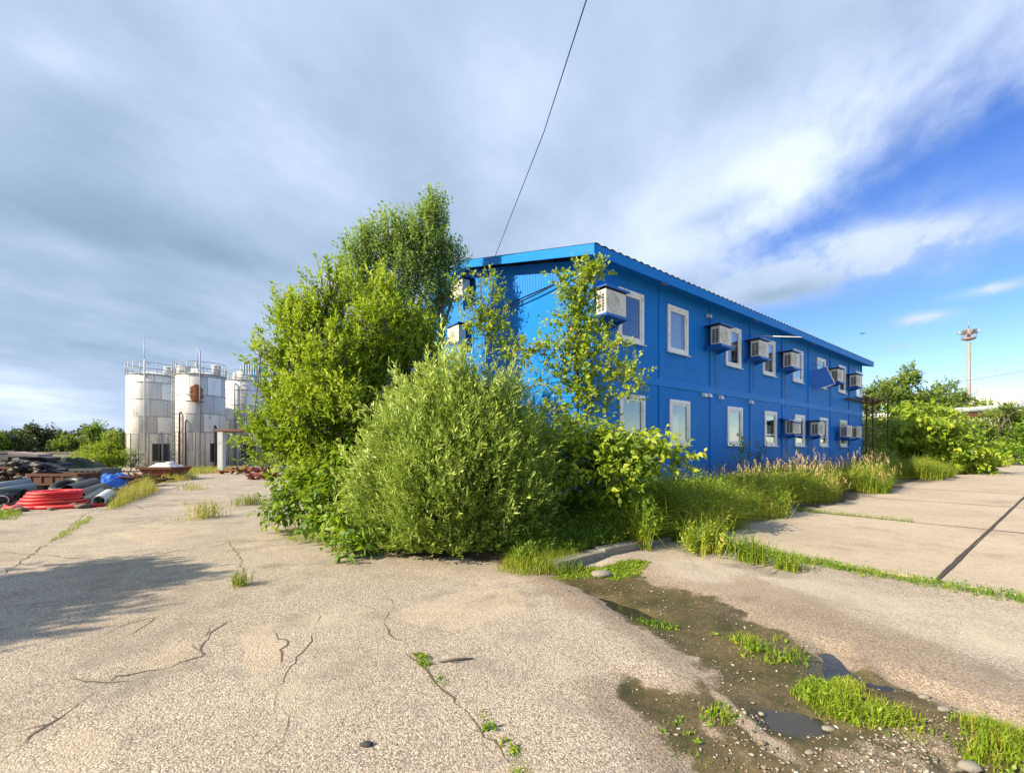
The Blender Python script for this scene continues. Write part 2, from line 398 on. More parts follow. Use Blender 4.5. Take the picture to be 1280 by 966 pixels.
M['fargreen'] = foliage('far_leaves', L_((0, (.055, .10, .018)), (.5, (.17, .24, .035)), (1, (.36, .40, .06))), .32, hue_noise=.15)
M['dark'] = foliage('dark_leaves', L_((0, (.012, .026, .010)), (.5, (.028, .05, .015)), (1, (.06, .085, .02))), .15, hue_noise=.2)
M['conifer'] = foliage('far_conifer', L_((0, (.018, .032, .020)), (.5, (.035, .055, .032)), (1, (.06, .085, .045))), .1, hue_noise=.1)
M['grass'] = foliage('grass_blades', L_((0, (.06, .14, .010)), (.45, (.15, .27, .014)), (.8, (.28, .36, .02)), (1, (.40, .36, .06))), .35, hue_noise=1.2)
M['drygrass'] = foliage('tall_grass', L_((0, (.06, .14, .010)), (.4, (.20, .30, .016)), (.8, (.42, .43, .035)), (1, (.56, .45, .14))), .35, hue_noise=.7, tcol=(.35, .34, .05))
M['seed'] = foliage('grass_seed_heads', L_((0, (.36, .24, .10)), (.5, (.56, .42, .18)), (1, (.70, .58, .30))), .3, tcol=(.4, .22, .1))
M['shadegrass'] = foliage('bank_weeds', L_((0, (.05, .11, .012)), (.5, (.13, .23, .015)), (1, (.32, .38, .025))), .34)

# ------------------------------------------------------------------ plants
def norm(a): return a / (np.linalg.norm(a, axis=-1, keepdims=True) + 1e-9)
def leaf_arrays(P, D, L, Wd, tint, fold=.25, droop=.0, big=False):
    n = len(P); L = np.broadcast_to(np.asarray(L, float), (n,))[:, None]; Wd = np.broadcast_to(np.asarray(Wd, float), (n,))[:, None]
    D = norm(D); r = rng.normal(size=(n, 3)) * .7 + SUNWARD[None] * 1.1; r[:, 2] += .7
    side = norm(np.cross(D, r)); nor = norm(np.cross(side, D))
    tip = P + D * L; tip[:, 2] -= (droop * L[:, 0])
    if not big:
        mid = P + D * L * .45
        a = mid + side * Wd * .5 + nor * Wd * fold * .5; c = mid - side * Wd * .5 + nor * Wd * fold * .5
        V = np.stack([P, a, tip, c], 1).reshape(-1, 3)
        Fq = (np.arange(n)[:, None] * 4 + np.arange(4)[None])
        return V, Fq, np.repeat(tint, 4)
    m1 = P + D * L * .3; m2 = P + D * L * .62; m2[:, 2] -= droop * L[:, 0] * .4
    up = nor * Wd * fold * .5
    V = np.stack([P, m1 + side * Wd * .5 + up, m2 + side * Wd * .36 + up, tip, m2 - side * Wd * .36 + up, m1 - side * Wd * .5 + up, m1, m2], 1).reshape(-1, 3)
    q = np.array([[0, 1, 2, 6], [6, 2, 3, 7], [0, 6, 4, 5], [6, 7, 3, 4]])
    Fq = (np.arange(n)[:, None, None] * 8 + q[None]).reshape(-1, 4)
    return V, Fq, np.repeat(tint, 8)
def twig_leaves(base, d, Lt, k, leafL, leafW, spread=.7, tint0=None, jit=.25, start=.1, **kw):
    """k leaves set round each twig from base along d"""
    n = len(base); s = (np.arange(k) + .5) / k * (1 - start) + start
    d = norm(d); Lt = np.broadcast_to(np.asarray(Lt, float), (n,))
    P = base[:, None] + d[:, None] * (Lt[:, None, None] * s[None, :, None])
    r = rng.normal(size=(n, k, 3)); pr = norm(r - (r * d[:, None]).sum(-1, keepdims=True) * d[:, None])
    D = norm(d[:, None] * (1 - spread * (1.1 - .5 * s[None, :, None])) + pr * spread)
    P = P.reshape(-1, 3); D = D.reshape(-1, 3)
    tb = (tint0 if tint0 is not None else rng.random(n) * .5 + .2)
    tint = np.clip(np.repeat(tb, k) + rng.normal(size=n * k) * jit * .5, 0, 1)
    sz = rng.uniform(.7, 1.2, n * k)
    return leaf_arrays(P, D, leafL * sz, leafW * sz, tint, **kw)
def cat(parts):
    V = []; Fq = []; T = []; o = 0
    for v, f, t in parts: V.append(v); Fq.append(f + o); T.append(t); o += len(v)
    return np.concatenate(V), np.concatenate(Fq), np.concatenate(T)
def leaf_obj(name, parts, mat, parent=None):
    V, Fq, T = cat(parts) if isinstance(parts, list) else parts
    return link(name, np_mesh(name, V, Fq, T), mat, parent)
def lobe_points(c, r, n, p=2.0):
    q = norm(rng.normal(size=(n, 3))) * (rng.random((n, 1)) ** (1 / p))
    return np.asarray(c)[None] + q * np.asarray(r)[None], q
def tree(name, label, cat_, base, lobes, mat, leafL, leafW, k=10, twigL=.45, up=.5, out=.6, trunk_r=.08, group=None, limb=True, shoots=0, shootL=.9, big=False, spread=.7, bark='bark', p=2.0, fork=.35, droop=0.0, tint_off=0.0, crown='crown', split=0):
    """lobes: (centre xyz, radii xyz, number of twigs)"""
    t = thing(name, label, cat_, tuple(base), 0, group)
    o = np.asarray(base, float); parts = []; tb = MB()
    if split:                            # break each mass into separate leafy clumps
        L2 = []
        for c, rr, n in lobes:
            rr = np.asarray(rr, float) * np.ones(3)
            for k_ in range(split):
                q = norm(rng.normal(size=3)) * rng.uniform(.45, .95); f = rng.uniform(.40, .66); L2.append((np.asarray(c) + q * rr, rr * f * np.array([1, 1, 1.15]), max(6, int(n / split))))
        lobes = L2
    top = np.mean([l[0] for l in lobes], 0); fk = o + (top - o) * fork
    tb.tube([o - o, (fk - o) * .5 + rng.normal(size=3) * .05 * trunk_r / .08, fk - o], [trunk_r * 1.2, trunk_r, trunk_r * .85], 8)
    for c, r, n in lobes:
        c = np.asarray(c, float); r = np.asarray(r, float) * np.ones(3)
        B0, q = lobe_points(c, r, n, p)
        d = norm(q * out + np.array([0, 0, up]) + rng.normal(size=(n, 3)) * .35)
        lo = B0[:, 2] < o[2] + .05; B0[lo, 2] = o[2] + .05 + rng.random(lo.sum()) * .2
        # paler tint towards the outside and the top of each clump
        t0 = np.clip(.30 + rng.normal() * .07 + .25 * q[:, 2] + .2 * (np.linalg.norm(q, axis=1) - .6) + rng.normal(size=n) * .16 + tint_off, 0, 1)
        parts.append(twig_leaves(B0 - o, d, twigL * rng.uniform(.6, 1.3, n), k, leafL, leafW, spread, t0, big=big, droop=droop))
        if limb:
            mid = (fk + c) / 2 + rng.normal(size=3) * .12 * np.linalg.norm(c - fk)
            rad = trunk_r * .6
            tb.tube([fk - o, mid - o, c - o], [rad, rad * .7, rad * .45], 6)
            for j in range(0, min(n, 8 if split else 26)):
                e = B0[j]; m2 = (c + e) / 2 + rng.normal(size=3) * .05
                tb.tube([c - o, m2 - o, e - o + d[j] * twigL * .6], [rad * .3, rad * .2, rad * .06], 4, False)
        if shoots:
            ns = max(1, int(shoots * n))
            qq = norm(np.c_[rng.normal(size=(ns, 2)) * .8, np.abs(rng.normal(size=ns)) + .5]); b1 = c + qq * r * .85
            dd = norm(qq * .3 + np.array([0, 0, 1.0]) + rng.normal(size=(ns, 3)) * .15); LL = shootL * rng.uniform(.5, 1.2, ns)
            parts.append(twig_leaves(b1 - o, dd, LL, int(k * 1.8), leafL, leafW, spread, np.clip(rng.normal(size=ns) * .15 + .55 + tint_off, 0, 1), big=big))
            for j in range(ns): tb.tube([b1[j] - o - dd[j] * .3, b1[j] - o + dd[j] * LL[j] * .95], [trunk_r * .1, trunk_r * .03], 4, False)
    tb.build('trunk', M[bark], t)
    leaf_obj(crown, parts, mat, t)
    return t
def blades(P, H, Wd, lean=.35, tint=None, curve=.5):
    """grass blades from ground points P; 3 levels, 2 quads each"""
    n = len(P); H = np.broadcast_to(np.asarray(H, float), (n,)); a = rng.random(n) * 2 * math.pi
    ld = np.stack([np.cos(a), np.sin(a), np.zeros(n)], 1); l = np.abs(rng.normal(size=n)) * lean
    sd = np.stack([-np.sin(a), np.cos(a), np.zeros(n)], 1)
    tw = rng.random(n) * 2 * math.pi; sd = sd * np.cos(tw)[:, None] + ld * np.sin(tw)[:, None]
    up = np.array([0, 0, 1.0])
    m = P + (up + ld * (l * .45)[:, None]) * (H * .55)[:, None]
    tp = P + ld * (l * (1 + curve) * H)[:, None] + up * (H * np.clip(1 - l * .35, .35, 1))[:, None]
    w = np.broadcast_to(np.asarray(Wd, float), (n,))[:, None]
    V = np.stack([P - sd * w * .5, P + sd * w * .5, m + sd * w * .42, m - sd * w * .42, tp + sd * w * .06, tp - sd * w * .06], 1).reshape(-1, 3)
    Fq = (np.arange(n)[:, None, None] * 6 + np.array([[0, 1, 2, 3], [3, 2, 4, 5]])[None]).reshape(-1, 4)
    t = np.repeat(tint if tint is not None else rng.random(n), 6)
    return (V, Fq, t), tp
def in_poly(P, n):
    P = np.asarray(P); lo = P.min(0); hi = P.max(0); out = np.zeros((0, 2))
    while len(out) < n:
        q = lo + rng.random((n * 2, 2)) * (hi - lo); out = np.concatenate([out, q[poly_sd(q[:, 0], q[:, 1], P) < 0]])
    return out[:n]
def p3(q, z=0.0): return np.c_[q, np.full(len(q), z) if np.isscalar(z) else z]

# ------------------------------------------------------------------ SKY and SUN
def make_world():
    w = bpy.data.worlds.new('World'); S.world = w; w.use_nodes = True
    t = NT(w); bg0 = t.n['Background']; out = t.n['World Output']
    sk = t.n.new('ShaderNodeTexSky'); sk.sky_type = 'NISHITA'; sk.sun_disc = False
    sk.sun_elevation = SUN_EL; sk.sun_rotation = math.atan2(SUN_AZ_DIR[0], SUN_AZ_DIR[1]); sk.altitude = 100; sk.air_density = 1.0; sk.dust_density = .1; sk.ozone_density = 3.0
    hs = t.N('ShaderNodeHueSaturation', Saturation=1.25, Value=1.0); t.l.new(sk.outputs[0], hs.inputs['Color']); hs.inputs['Hue'].default_value = .518
    t.l.new(hs.outputs[0], bg0.inputs[0]); bg0.inputs[1].default_value = .105
    gen = t.n.new('ShaderNodeTexCoord').outputs['Generated']
    sp = t.N('ShaderNodeSeparateXYZ', i0=gen)
    zc = t.math('MAXIMUM', sp.outputs[2], .0); zz = t.math('ADD', zc, .15)
    X = t.math('DIVIDE', sp.outputs[0], zz); Y = t.math('DIVIDE', sp.outputs[1], zz)      # a flat layer of cloud overhead
    def vec(sx, sy, rot=0, off=0):
        c, s_ = math.cos(rot), math.sin(rot)
        a = t.math('ADD', t.math('MULTIPLY', X, c * sx), t.math('MULTIPLY', Y, s_ * sx))
        b_ = t.math('ADD', t.math('MULTIPLY', X, -s_ * sy), t.math('MULTIPLY', Y, c * sy))
        return t.N('ShaderNodeCombineXYZ', X=a, Y=b_, Z=off).outputs[0]
    st = t.noise(1.0, vec(1.4, .85, R(-14)), 6, .54)
    st2 = t.noise(1.0, vec(3.8, 2.1, R(-30), 4.0), 8, .58)
    lump = t.noise(1.0, vec(1.7, 1.3, R(20), 9.0), 8, .58)
    def lobe(cx, cy, rx, ry, rot):      # soft elliptical patch of the layer
        c, s_ = math.cos(rot), math.sin(rot)
        dx = t.math('SUBTRACT', X, cx); dy = t.math('SUBTRACT', Y, cy)
        a = t.math('DIVIDE', t.math('ADD', t.math('MULTIPLY', dx, c), t.math('MULTIPLY', dy, s_)), rx)
        b_ = t.math('DIVIDE', t.math('ADD', t.math('MULTIPLY', dx, -s_), t.math('MULTIPLY', dy, c)), ry)
        return t.math('EXPONENT', t.math('MULTIPLY', t.math('ADD', t.math('MULTIPLY', a, a), t.math('MULTIPLY', b_, b_)), -1.0))
    def at(px, py):
        d = W(px, py, 1.0) - np.array([0, 0, EYE]); d = d / np.linalg.norm(d); return d[0] / (d[2] + .15), d[1] / (d[2] + .15)
    def lobe_px(p0, p1, wid):
        a = np.array(at(*p0)); b_ = np.array(at(*p1)); c = (a + b_) / 2; e = b_ - a
        return lobe(float(c[0]), float(c[1]), float(np.linalg.norm(e) / 2), wid, math.atan2(e[1], e[0]))
    # cover: the overcast sheet ends to the east, with ragged streaks
    edge = t.math('ADD', X, t.math('ADD', t.math('MULTIPLY_ADD', st, -.9, .45), t.math('MULTIPLY_ADD', st2, -1.1, .55)))
    edge = t.math('ADD', edge, t.math('MULTIPLY', t.ss(1.8, 3.2, Y), .25))
    cover = t.ss(1.24, .66, edge)
    wispn = t.ss(.36, .60, st2)
    def wisp(p0, p1, wd, k): 
        return t.math('MULTIPLY', lobe_px(p0, p1, wd), t.math('MULTIPLY', t.math('MULTIPLY_ADD', wispn, .7, .28), k))
    w1 = wisp((890, 372), (1240, 288), .20, 3.0); w2 = wisp((1120, 403), (1190, 394), .07, 1.7); w3 = wisp((1195, 372), (1285, 350), .05, 1.7)
    w4 = wisp((1105, 436), (1140, 434), .06, .7); w5 = wisp((1010, 330), (1290, 190), .12, .4)
    allw = t.math('MAXIMUM', t.math('MAXIMUM', w1, w2), t.math('MAXIMUM', w3, t.math('MAXIMUM', w4, w5)))
    cover = t.math('MAXIMUM', t.math('MULTIPLY', cover, .97), t.math('MULTIPLY', allw, .85), clamp=True)
    # brightness of the sheet
    br = t.math('MULTIPLY_ADD', st, .48, t.math('MULTIPLY_ADD', lump, .58, t.math('MULTIPLY_ADD', st2, .36, -.24)))
    add = lambda p0, p1, wd, k: t.math('MULTIPLY', lobe_px(p0, p1, wd), k)
    for a in [((790, 330), (1250, 20), .30, .40), ((600, 20), (640, 240), .20, .22), ((-40, 235), (350, 340), .22, -.30), ((0, 430), (300, 410), .45, -.20), ((-100, 510), (140, 505), .9, .34), ((0, 275), (150, 340), .10, .20),
              ((850, 285), (950, 245), .06, -.26), ((920, 380), (1020, 356), .08, -.24), ((540, 60), (580, 330), .16, -.16), ((200, 300), (330, 335), .1, -.14), ((0, 90), (220, 190), .22, -.14), ((960, 340), (1225, 290), .22, .34), ((1110, 403), (1290, 360), .4, .35), ((640, 335), (900, 300), .2, .14), ((40, 30), (130, 120), .13, .18), ((300, 60), (420, 260), .12, .10), ((870, 130), (1000, 60), .10, -.12)]:
        br = t.math('ADD', br, add(*a))
    cc = t.ramp(br, [(.05, (.185, .27, .36)), (.30, (.265, .365, .49)), (.55, (.38, .475, .63)), (.78, (.53, .62, .79)), (1.0, (.74, .81, .94))])
    bg1 = t.N('ShaderNodeBackground', Strength=.74); t.l.new(cc, bg1.inputs[0])
    mx = t.n.new('ShaderNodeMixShader'); t.l.new(cover, mx.inputs[0]); t.l.new(bg0.outputs[0], mx.inputs[1]); t.l.new(bg1.outputs[0], mx.inputs[2])
    t.l.new(mx.outputs[0], out.inputs[0])
make_world()
sd = bpy.data.lights.new('sun', 'SUN'); sd.energy = 5.0; sd.angle = R(.55); sd.color = (1.0, .86, .63)
so = bpy.data.objects.new('sun', sd); COL.objects.link(so)
sv = Vector((SUN_AZ_DIR[0], SUN_AZ_DIR[1], 0)).normalized() * math.cos(SUN_EL) + Vector((0, 0, math.sin(SUN_EL)))
so.rotation_euler = sv.to_track_quat('Z', 'Y').to_euler(); so.location = sv * 60

# ------------------------------------------------------------------ CAMERA
cd = bpy.data.cameras.new('camera'); cd.sensor_fit = 'HORIZONTAL'; cd.sensor_width = 36; cd.lens = 36 * F / 1280
cd.shift_y = (HY - 483) / 1280; cd.clip_start = .05; cd.clip_end = 3000
co_ = bpy.data.objects.new('camera', cd); COL.objects.link(co_); co_.location = (0, 0, EYE); co_.rotation_euler = (R(90), 0, 0); S.camera = co_
S.view_settings.view_transform = 'Standard'; S.view_settings.look = 'None'; S.view_settings.exposure = 1.0; S.view_settings.gamma = 1.0

# ------------------------------------------------------------------ GROUND
MUD = GP([(688, 712), (745, 745), (800, 778), (850, 810), (884, 848), (850, 862), (785, 848), (785, 872), (812, 915), (850, 960), (890, 1010), (1180, 1010), (1420, 1010), (1420, 962), (1280, 910), (1200, 880), (1120, 846), (1050, 812), (985, 788), (925, 764), (868, 742), (820, 724), (790, 708), (740, 700)])
DAMP = GP([(650, 712), (720, 760), (800, 800), (860, 850), (740, 850), (740, 900), (800, 980), (860, 1010), (1500, 1010), (1500, 930), (1280, 855), (1190, 815), (1080, 770), (985, 735), (930, 712), (880, 735), (800, 700)])
PALE = GP([(800, 712), (840, 695), (900, 702), (960, 715), (1060, 735), (1300, 770), (1500, 830), (1300, 840), (1150, 800), (1000, 760), (900, 740)])
BED = np.array([B(-4.4, 2.8)[:2], B(-1.2, 2.95)[:2], B(30, 3.15)[:2], B(30, -30)[:2], B(-3, -28)[:2], np.array([-6.2, 17.0]), np.array([-4.0, 9.6]), np.array([-2.4, 7.2]), np.array([-1.7, 6.45]), np.array([-.7, 6.2])])
MOSS = GP([(690, 722), (715, 706), (745, 704), (790, 700), (815, 702), (800, 716), (768, 722), (740, 718)])
PUDS = [GP(p) for p in ([(955, 876), (990, 872), (1030, 885), (1045, 905), (1000, 912), (960, 900)], [(1022, 800), (1052, 806), (1062, 826), (1090, 845), (1040, 850), (1025, 825)], [(1110, 838), (1180, 858), (1280, 893), (1420, 935), (1420, 960), (1280, 912), (1190, 880), (1120, 850)], [(1190, 945), (1260, 948), (1330, 965), (1400, 1000), (1180, 1000)], [(860, 945), (930, 955), (975, 985), (940, 1010), (850, 1010)], [(735, 735), (800, 752), (850, 775), (820, 776), (760, 755)])]
def ground_z(x, y):
    r = np.hypot(x, y)
    z = .05 * (fbm(x * .22, y * .22, 3, 3) - .5) * np.clip(1.3 - r / 40, 0, 1)
    d = poly_sd(x, y, MUD)
    z = z * smooth(-.1, .6, d) + np.where(d < .5, -.036 * smooth(.30, -.22, d), 0)
    for Pb in PUDS: z = z - .042 * smooth(.12, -.12, poly_sd(x, y, Pb) + .16 * (fbm(x * 5, y * 5, 3, 15) - .5))
    z = z + np.where(d < .3, .035 * (fbm(x * 2.6, y * 2.6, 3, 8) - .45) * smooth(.2, -.2, d), 0)
    b = poly_sd(x, y, BED)
    z = z + smooth(.05, -.5, b) * .14
    return z
def axis(lo, hi, fine0, fine1, h):
    a = list(np.arange(fine0, fine1, h)); s = h; v = a[-1]
    while v < hi: s *= 1.14; v += s; a.append(v)
    s = h; v = fine0; pre = []
    while v > lo: s *= 1.14; v -= s; pre.append(v)
    return np.array(pre[::-1] + a)
gx = axis(-900, 900, -4.0, 7.2, .026); gy = axis(-60, 1500, 1.9, 8.4, .026)
XX, YY = np.meshgrid(gx, gy); nx, ny = len(gx), len(gy)
ZZ = ground_z(XX, YY)
ii = (np.arange(ny - 1)[:, None] * nx + np.arange(nx - 1)[None]).ravel()
Fq = np.stack([ii, ii + 1, ii + nx + 1, ii + nx], 1)
sdm = poly_sd(XX, YY, MUD)
wob = (fbm(XX * 1.7, YY * 1.7, 4, 21) - .5)
mud = smooth(.14, -.22, sdm + wob * .55)
damp = smooth(.35, -.30, poly_sd(XX, YY, DAMP) + wob * .5) * .85
isl = GP([(890, 858), (915, 866), (985, 926), (1000, 945), (960, 930), (905, 888)]); mud = mud * (1 - .85 * smooth(.06, -.08, poly_sd(XX, YY, isl) + wob * .2))
isl2 = GP([(860, 878), (880, 880), (930, 925), (950, 950), (915, 935), (870, 905)]); mud = mud * (1 - .6 * smooth(.05, -.08, poly_sd(XX, YY, isl2) + wob * .25))
grav = GP([(1010, 930), (1080, 905), (1180, 900), (1210, 940), (1180, 990), (1020, 990)]); mud = mud * (1 - .45 * smooth(.1, -.1, poly_sd(XX, YY, grav)))
pale = smooth(.2, -.3, poly_sd(XX, YY, PALE) + wob * .4)
soil = smooth(.15, -.2, poly_sd(XX, YY, BED) + wob * .5)
far = smooth(38, 60, np.hypot(XX, YY)); soil = np.maximum(soil, far * .6)
moss = smooth(.1, -.12, poly_sd(XX, YY, MOSS) + wob * .25)
sand = 0 * XX
for P_ in ([(150, 672), (185, 655), (225, 658), (232, 670), (190, 682)], [(300, 778), (340, 782), (356, 810), (348, 838), (310, 845), (298, 815)], [(165, 830), (215, 800), (255, 800), (240, 835), (190, 850)], [(490, 770), (560, 745), (640, 735), (660, 760), (560, 790)], [(200, 662), (250, 655), (265, 665), (220, 672)], [(40, 940), (110, 900), (160, 930), (80, 990)]):
    sand = np.maximum(sand, smooth(.16, -.14, poly_sd(XX, YY, GP(P_)) + wob * .3))
me = np_mesh('ground', np.stack([XX, YY, ZZ], -1).reshape(-1, 3), Fq, None, True, None,
             dict(mud=mud.ravel(), damp=damp.ravel(), pale=pale.ravel(), sand=sand.ravel(), soil=soil.ravel(), moss=np.maximum(moss, far).ravel()))
tag(link('ground', me, M['ground']), kind='structure')
gz = lambda x, y: float(ground_z(np.array([x]), np.array([y]))[0])
gzv = lambda q: ground_z(q[:, 0], q[:, 1])

# pavement slabs: rows parallel to the facade
mb = MB()
def slab(u0, u1, n0, n1, zt=.032):
    g = .028; nu = max(2, int((u1 - u0) / .35)); nv = max(2, int((n1 - n0) / .35))
    us = np.linspace(u0 + g, u1 - g, nu + 1); ns = np.linspace(n0 + g, n1 - g, nv + 1)
    dz = rng.uniform(-.003, .0); vs = []; fs = []
    for j in range(nv + 1):
        for i in range(nu + 1):
            e = 0.012 * (vnoise(us[i] * 3.1, ns[j] * 3.1, 5) - .5)
            ju = e if i in (0, nu) else 0; jn = e if j in (0, nv) else 0
            vs.append(B(us[i] + ju, ns[j] + jn, zt + dz - (.006 if (i in (0, nu) or j in (0, nv)) else 0)))
    for j in range(nv):
        for i in range(nu): a = j * (nu + 1) + i; fs.append((a, a + 1, a + nu + 2, a + nu + 1)[::-1])
    ring = [i for i in range(nu + 1)] + [(j * (nu + 1) + nu) for j in range(1, nv + 1)] + [nv * (nu + 1) + i for i in range(nu - 1, -1, -1)] + [j * (nu + 1) for j in range(nv - 1, 0, -1)]
    o = len(vs); vs += [tuple(np.array(vs[k]) - np.array([0, 0, .09])) for k in ring]; m = len(ring)
    for k in range(m): fs.append((ring[k], ring[(k + 1) % m], o + (k + 1) % m, o + k))
    mb.add(vs, fs)
for iu in range(0, 12):
    for jn in range(6):
        slab(-1.0 + iu * 5.3, -1.0 + (iu + 1) * 5.3, 3.15 + jn * 3.15, 3.15 + (jn + 1) * 3.15)
tag(mb.build('concrete_pavement', M['slab']), kind='structure')
# tar and dirt in the long joints, bedded just under the slab tops
mb = MB()
us_ = np.arange(-1.0, 60, .12); wv = .010 + .026 * fbm(us_ * 1.3, us_ * 0, 4, 91); of = .02 * (fbm(us_ * .8, us_ * 0, 3, 92) - .5)
mb.add([B(u, 6.30 + o_ - w_, .036) for u, o_, w_ in zip(us_, of, wv)] + [B(u, 6.30 + o_ + w_, .036) for u, o_, w_ in zip(us_, of, wv)], [(i, len(us_) + i, len(us_) + i + 1, i + 1)[::-1] for i in range(len(us_) - 1)])
for uj in np.arange(4.3, 50, 5.3):
    vs_ = np.arange(3.2, 22, .15); wv = .008 + .016 * fbm(vs_ * 1.7, vs_ * 0 + uj, 3, 93)
    mb.add([B(uj - w_, v_, .034) for v_, w_ in zip(vs_, wv)] + [B(uj + w_, v_, .034) for v_, w_ in zip(vs_, wv)], [(i, len(vs_) + i, len(vs_) + i + 1, i + 1) for i in range(len(vs_) - 1)])
tag(mb.build('pavement_joint', M['jointfill']), kind='structure')
# far concrete road strip beyond the right hand yard is the same pavement; distant meadow handled by the ground sheet

# kerb stones at the edge of the weed bed
mb = MB()
ks = thing('broken_kerb', 'low broken concrete kerb half buried under weeds at the bed edge', 'kerb', tuple(B(-2.6, 2.98, -.07)), BANG)
for i, (a, b, dz, rr) in enumerate([(-1.6, -.62, .0, .03), (-.58, .62, .02, -.02), (.65, 1.25, -.03, .05)]):
    mb = MB(); Mx = Matrix.Rotation(rr, 4, 'Z')
    mb.box(a, b, -.11, .11, -.1, .17 + dz, Mx); o = mb.build('kerb_stone', M['concrete_old'], ks)
    bv = o.modifiers.new('b', 'BEVEL'); bv.width = .02; bv.segments = 2

# puddles: level water standing in the hollows of the mud
tag(link('puddle_water', MB().add([(a, b, -.062) for a, b in MUD], [tuple(range(len(MUD)))]).mesh('puddle_water'), M['water']), kind='structure')

# cracks in the old surface: narrow dirt-filled fissures
mb = MB()
def crack(px, w=.012, seed=0, jag=.035):
    P = GP(px); pts = []
    for i in range(len(P) - 1):
        m = max(3, int(np.linalg.norm(P[i + 1] - P[i]) / .06))
        for k in range(m): pts.append(P[i] + (P[i + 1] - P[i]) * k / m)
    pts = np.array(pts); pts += (np.stack([vnoise(np.arange(len(pts)) * .7, seed + 0 * pts[:, 0], 3), vnoise(np.arange(len(pts)) * .7, seed + 50 + 0 * pts[:, 0], 4)], 1) - .5) * jag * 2
    d = np.gradient(pts, axis=0); d /= np.linalg.norm(d, axis=1)[:, None] + 1e-9; s = np.stack([-d[:, 1], d[:, 0]], 1)
    ww = w * .75 * (-.12 + 1.6 * vnoise(np.arange(len(pts)) * .4, seed + 90 + 0 * pts[:, 0], 6)) * np.minimum(1, np.minimum(np.arange(len(pts)), np.arange(len(pts))[::-1]) / 4 + .1)
    ww = np.maximum(ww, .0015)
    a = pts + s * ww[:, None] * .5; b = pts - s * ww[:, None] * .5; n = len(pts)
    za = gzv(a) + .0035; zb = gzv(b) + .0035
    mb.add(list(np.c_[a, za]) + list(np.c_[b, zb]), [(i, i + 1, n + i + 1, n + i)[::-1] for i in range(n - 1)])
CR = [([(0, 918), (70, 905), (110, 870), (150, 845), (200, 838), (250, 822), (262, 790), (310, 770)], .02), ([(0, 960), (40, 920), (80, 885), (110, 872)], .022),
      ([(250, 822), (245, 800), (280, 775)], .016), ([(340, 790), (356, 805), (352, 830), (340, 840)], .014), ([(0, 690), (120, 700), (200, 692), (300, 677), (400, 673), (470, 676)], .02),
      ([(110, 640), (70, 672), (0, 720)], .025), ([(285, 675), (300, 700), (306, 722)], .02), ([(120, 800), (160, 780), (200, 770), (150, 800), (110, 812)], .012),
      ([(190, 640), (150, 625), (100, 645)], .03), ([(480, 780), (510, 815), (560, 870), (620, 930), (650, 975)], .02), ([(480, 780), (490, 760), (480, 735)], .01), ([(540, 832), (575, 828), (595, 822)], .018),
      ([(0, 760), (60, 752), (140, 745)], .012), ([(30, 860), (90, 850), (160, 855), (210, 830)], .012), ([(0, 640), (150, 636), (300, 626), (420, 622)], .05), ([(240, 603), (180, 622), (120, 640)], .05),
      ([(230, 598), (340, 592)], .06), ([(150, 612), (250, 610), (340, 607)], .05), ([(400, 760), (390, 800), (350, 860), (345, 900)], .01), ([(330, 960), (360, 900), (400, 870), (440, 850)], .008), ([(940, 712), (990, 700), (960, 722)], .03)]
for i, (p, w) in enumerate(CR): crack(p, w, i * 7 + 1)
tag(mb.build('pavement_cracks', M['crack']), kind='structure')

# loose stones in and round the mud
def stones(P, r):
    n = len(P); base = np.array([[1, 0, 0], [-1, 0, 0], [0, 1, 0], [0, -1, 0], [0, 0, 1], [0, 0, -.6]], float)
    base = np.concatenate([base, norm(np.array([[1, 1, .8], [-1, 1, .7], [1, -1, .8], [-1, -1, .7]], float))])
    f = np.array([[0, 6, 4], [6, 2, 4], [2, 7, 4], [7, 1, 4], [1, 9, 4], [9, 3, 4], [3, 8, 4], [8, 0, 4], [0, 5, 6], [6, 5, 2], [2, 5, 7], [7, 5, 1], [1, 5, 9], [9, 5, 3], [3, 5, 8], [8, 5, 0]])
    sc = r[:, None] * np.c_[rng.uniform(.7, 1.4, n), rng.uniform(.6, 1.0, n), rng.uniform(.35, .7, n)]
    a = rng.random(n) * 6.28; c, s = np.cos(a), np.sin(a)
    V = base[None] * sc[:, None] * rng.uniform(.8, 1.15, (n, 10, 1))
    V = np.stack([V[..., 0] * c[:, None] - V[..., 1] * s[:, None], V[..., 0] * s[:, None] + V[..., 1] * c[:, None], V[..., 2]], -1)
    V = V + P[:, None]
    return V.reshape(-1, 3), (np.arange(n)[:, None, None] * 10 + f[None]).reshape(-1, 3), np.repeat(rng.random(n), 10)
gp_ = GP([(1000, 900), (1080, 880), (1190, 870), (1260, 930), (1230, 1010), (980, 1010)]); q0 = in_poly(gp_, 9000); e_ = -poly_sd(q0[:, 0], q0[:, 1], gp_)
q0 = q0[rng.random(len(q0)) < np.clip(e_ / .45, 0, 1) ** 1.5 * np.clip(1.8 * fbm(q0[:, 0] * 2.5, q0[:, 1] * 2.5, 3, 71) - .35, 0, 1)]
q = np.concatenate([q0, in_poly(MUD, 700), in_poly(DAMP, 500), in_poly(GP([(870, 870), (960, 890), (1010, 960), (900, 960)]), 260)])
r_ = rng.gamma(2.0, .0024, len(q)) + .0025
V, Fq, T = stones(p3(q, gzv(q) + r_ * .2), np.clip(r_, 0, .03))
tag(link('loose_gravel', np_mesh('loose_gravel', V, Fq, T), M['gravel']), kind='stuff')
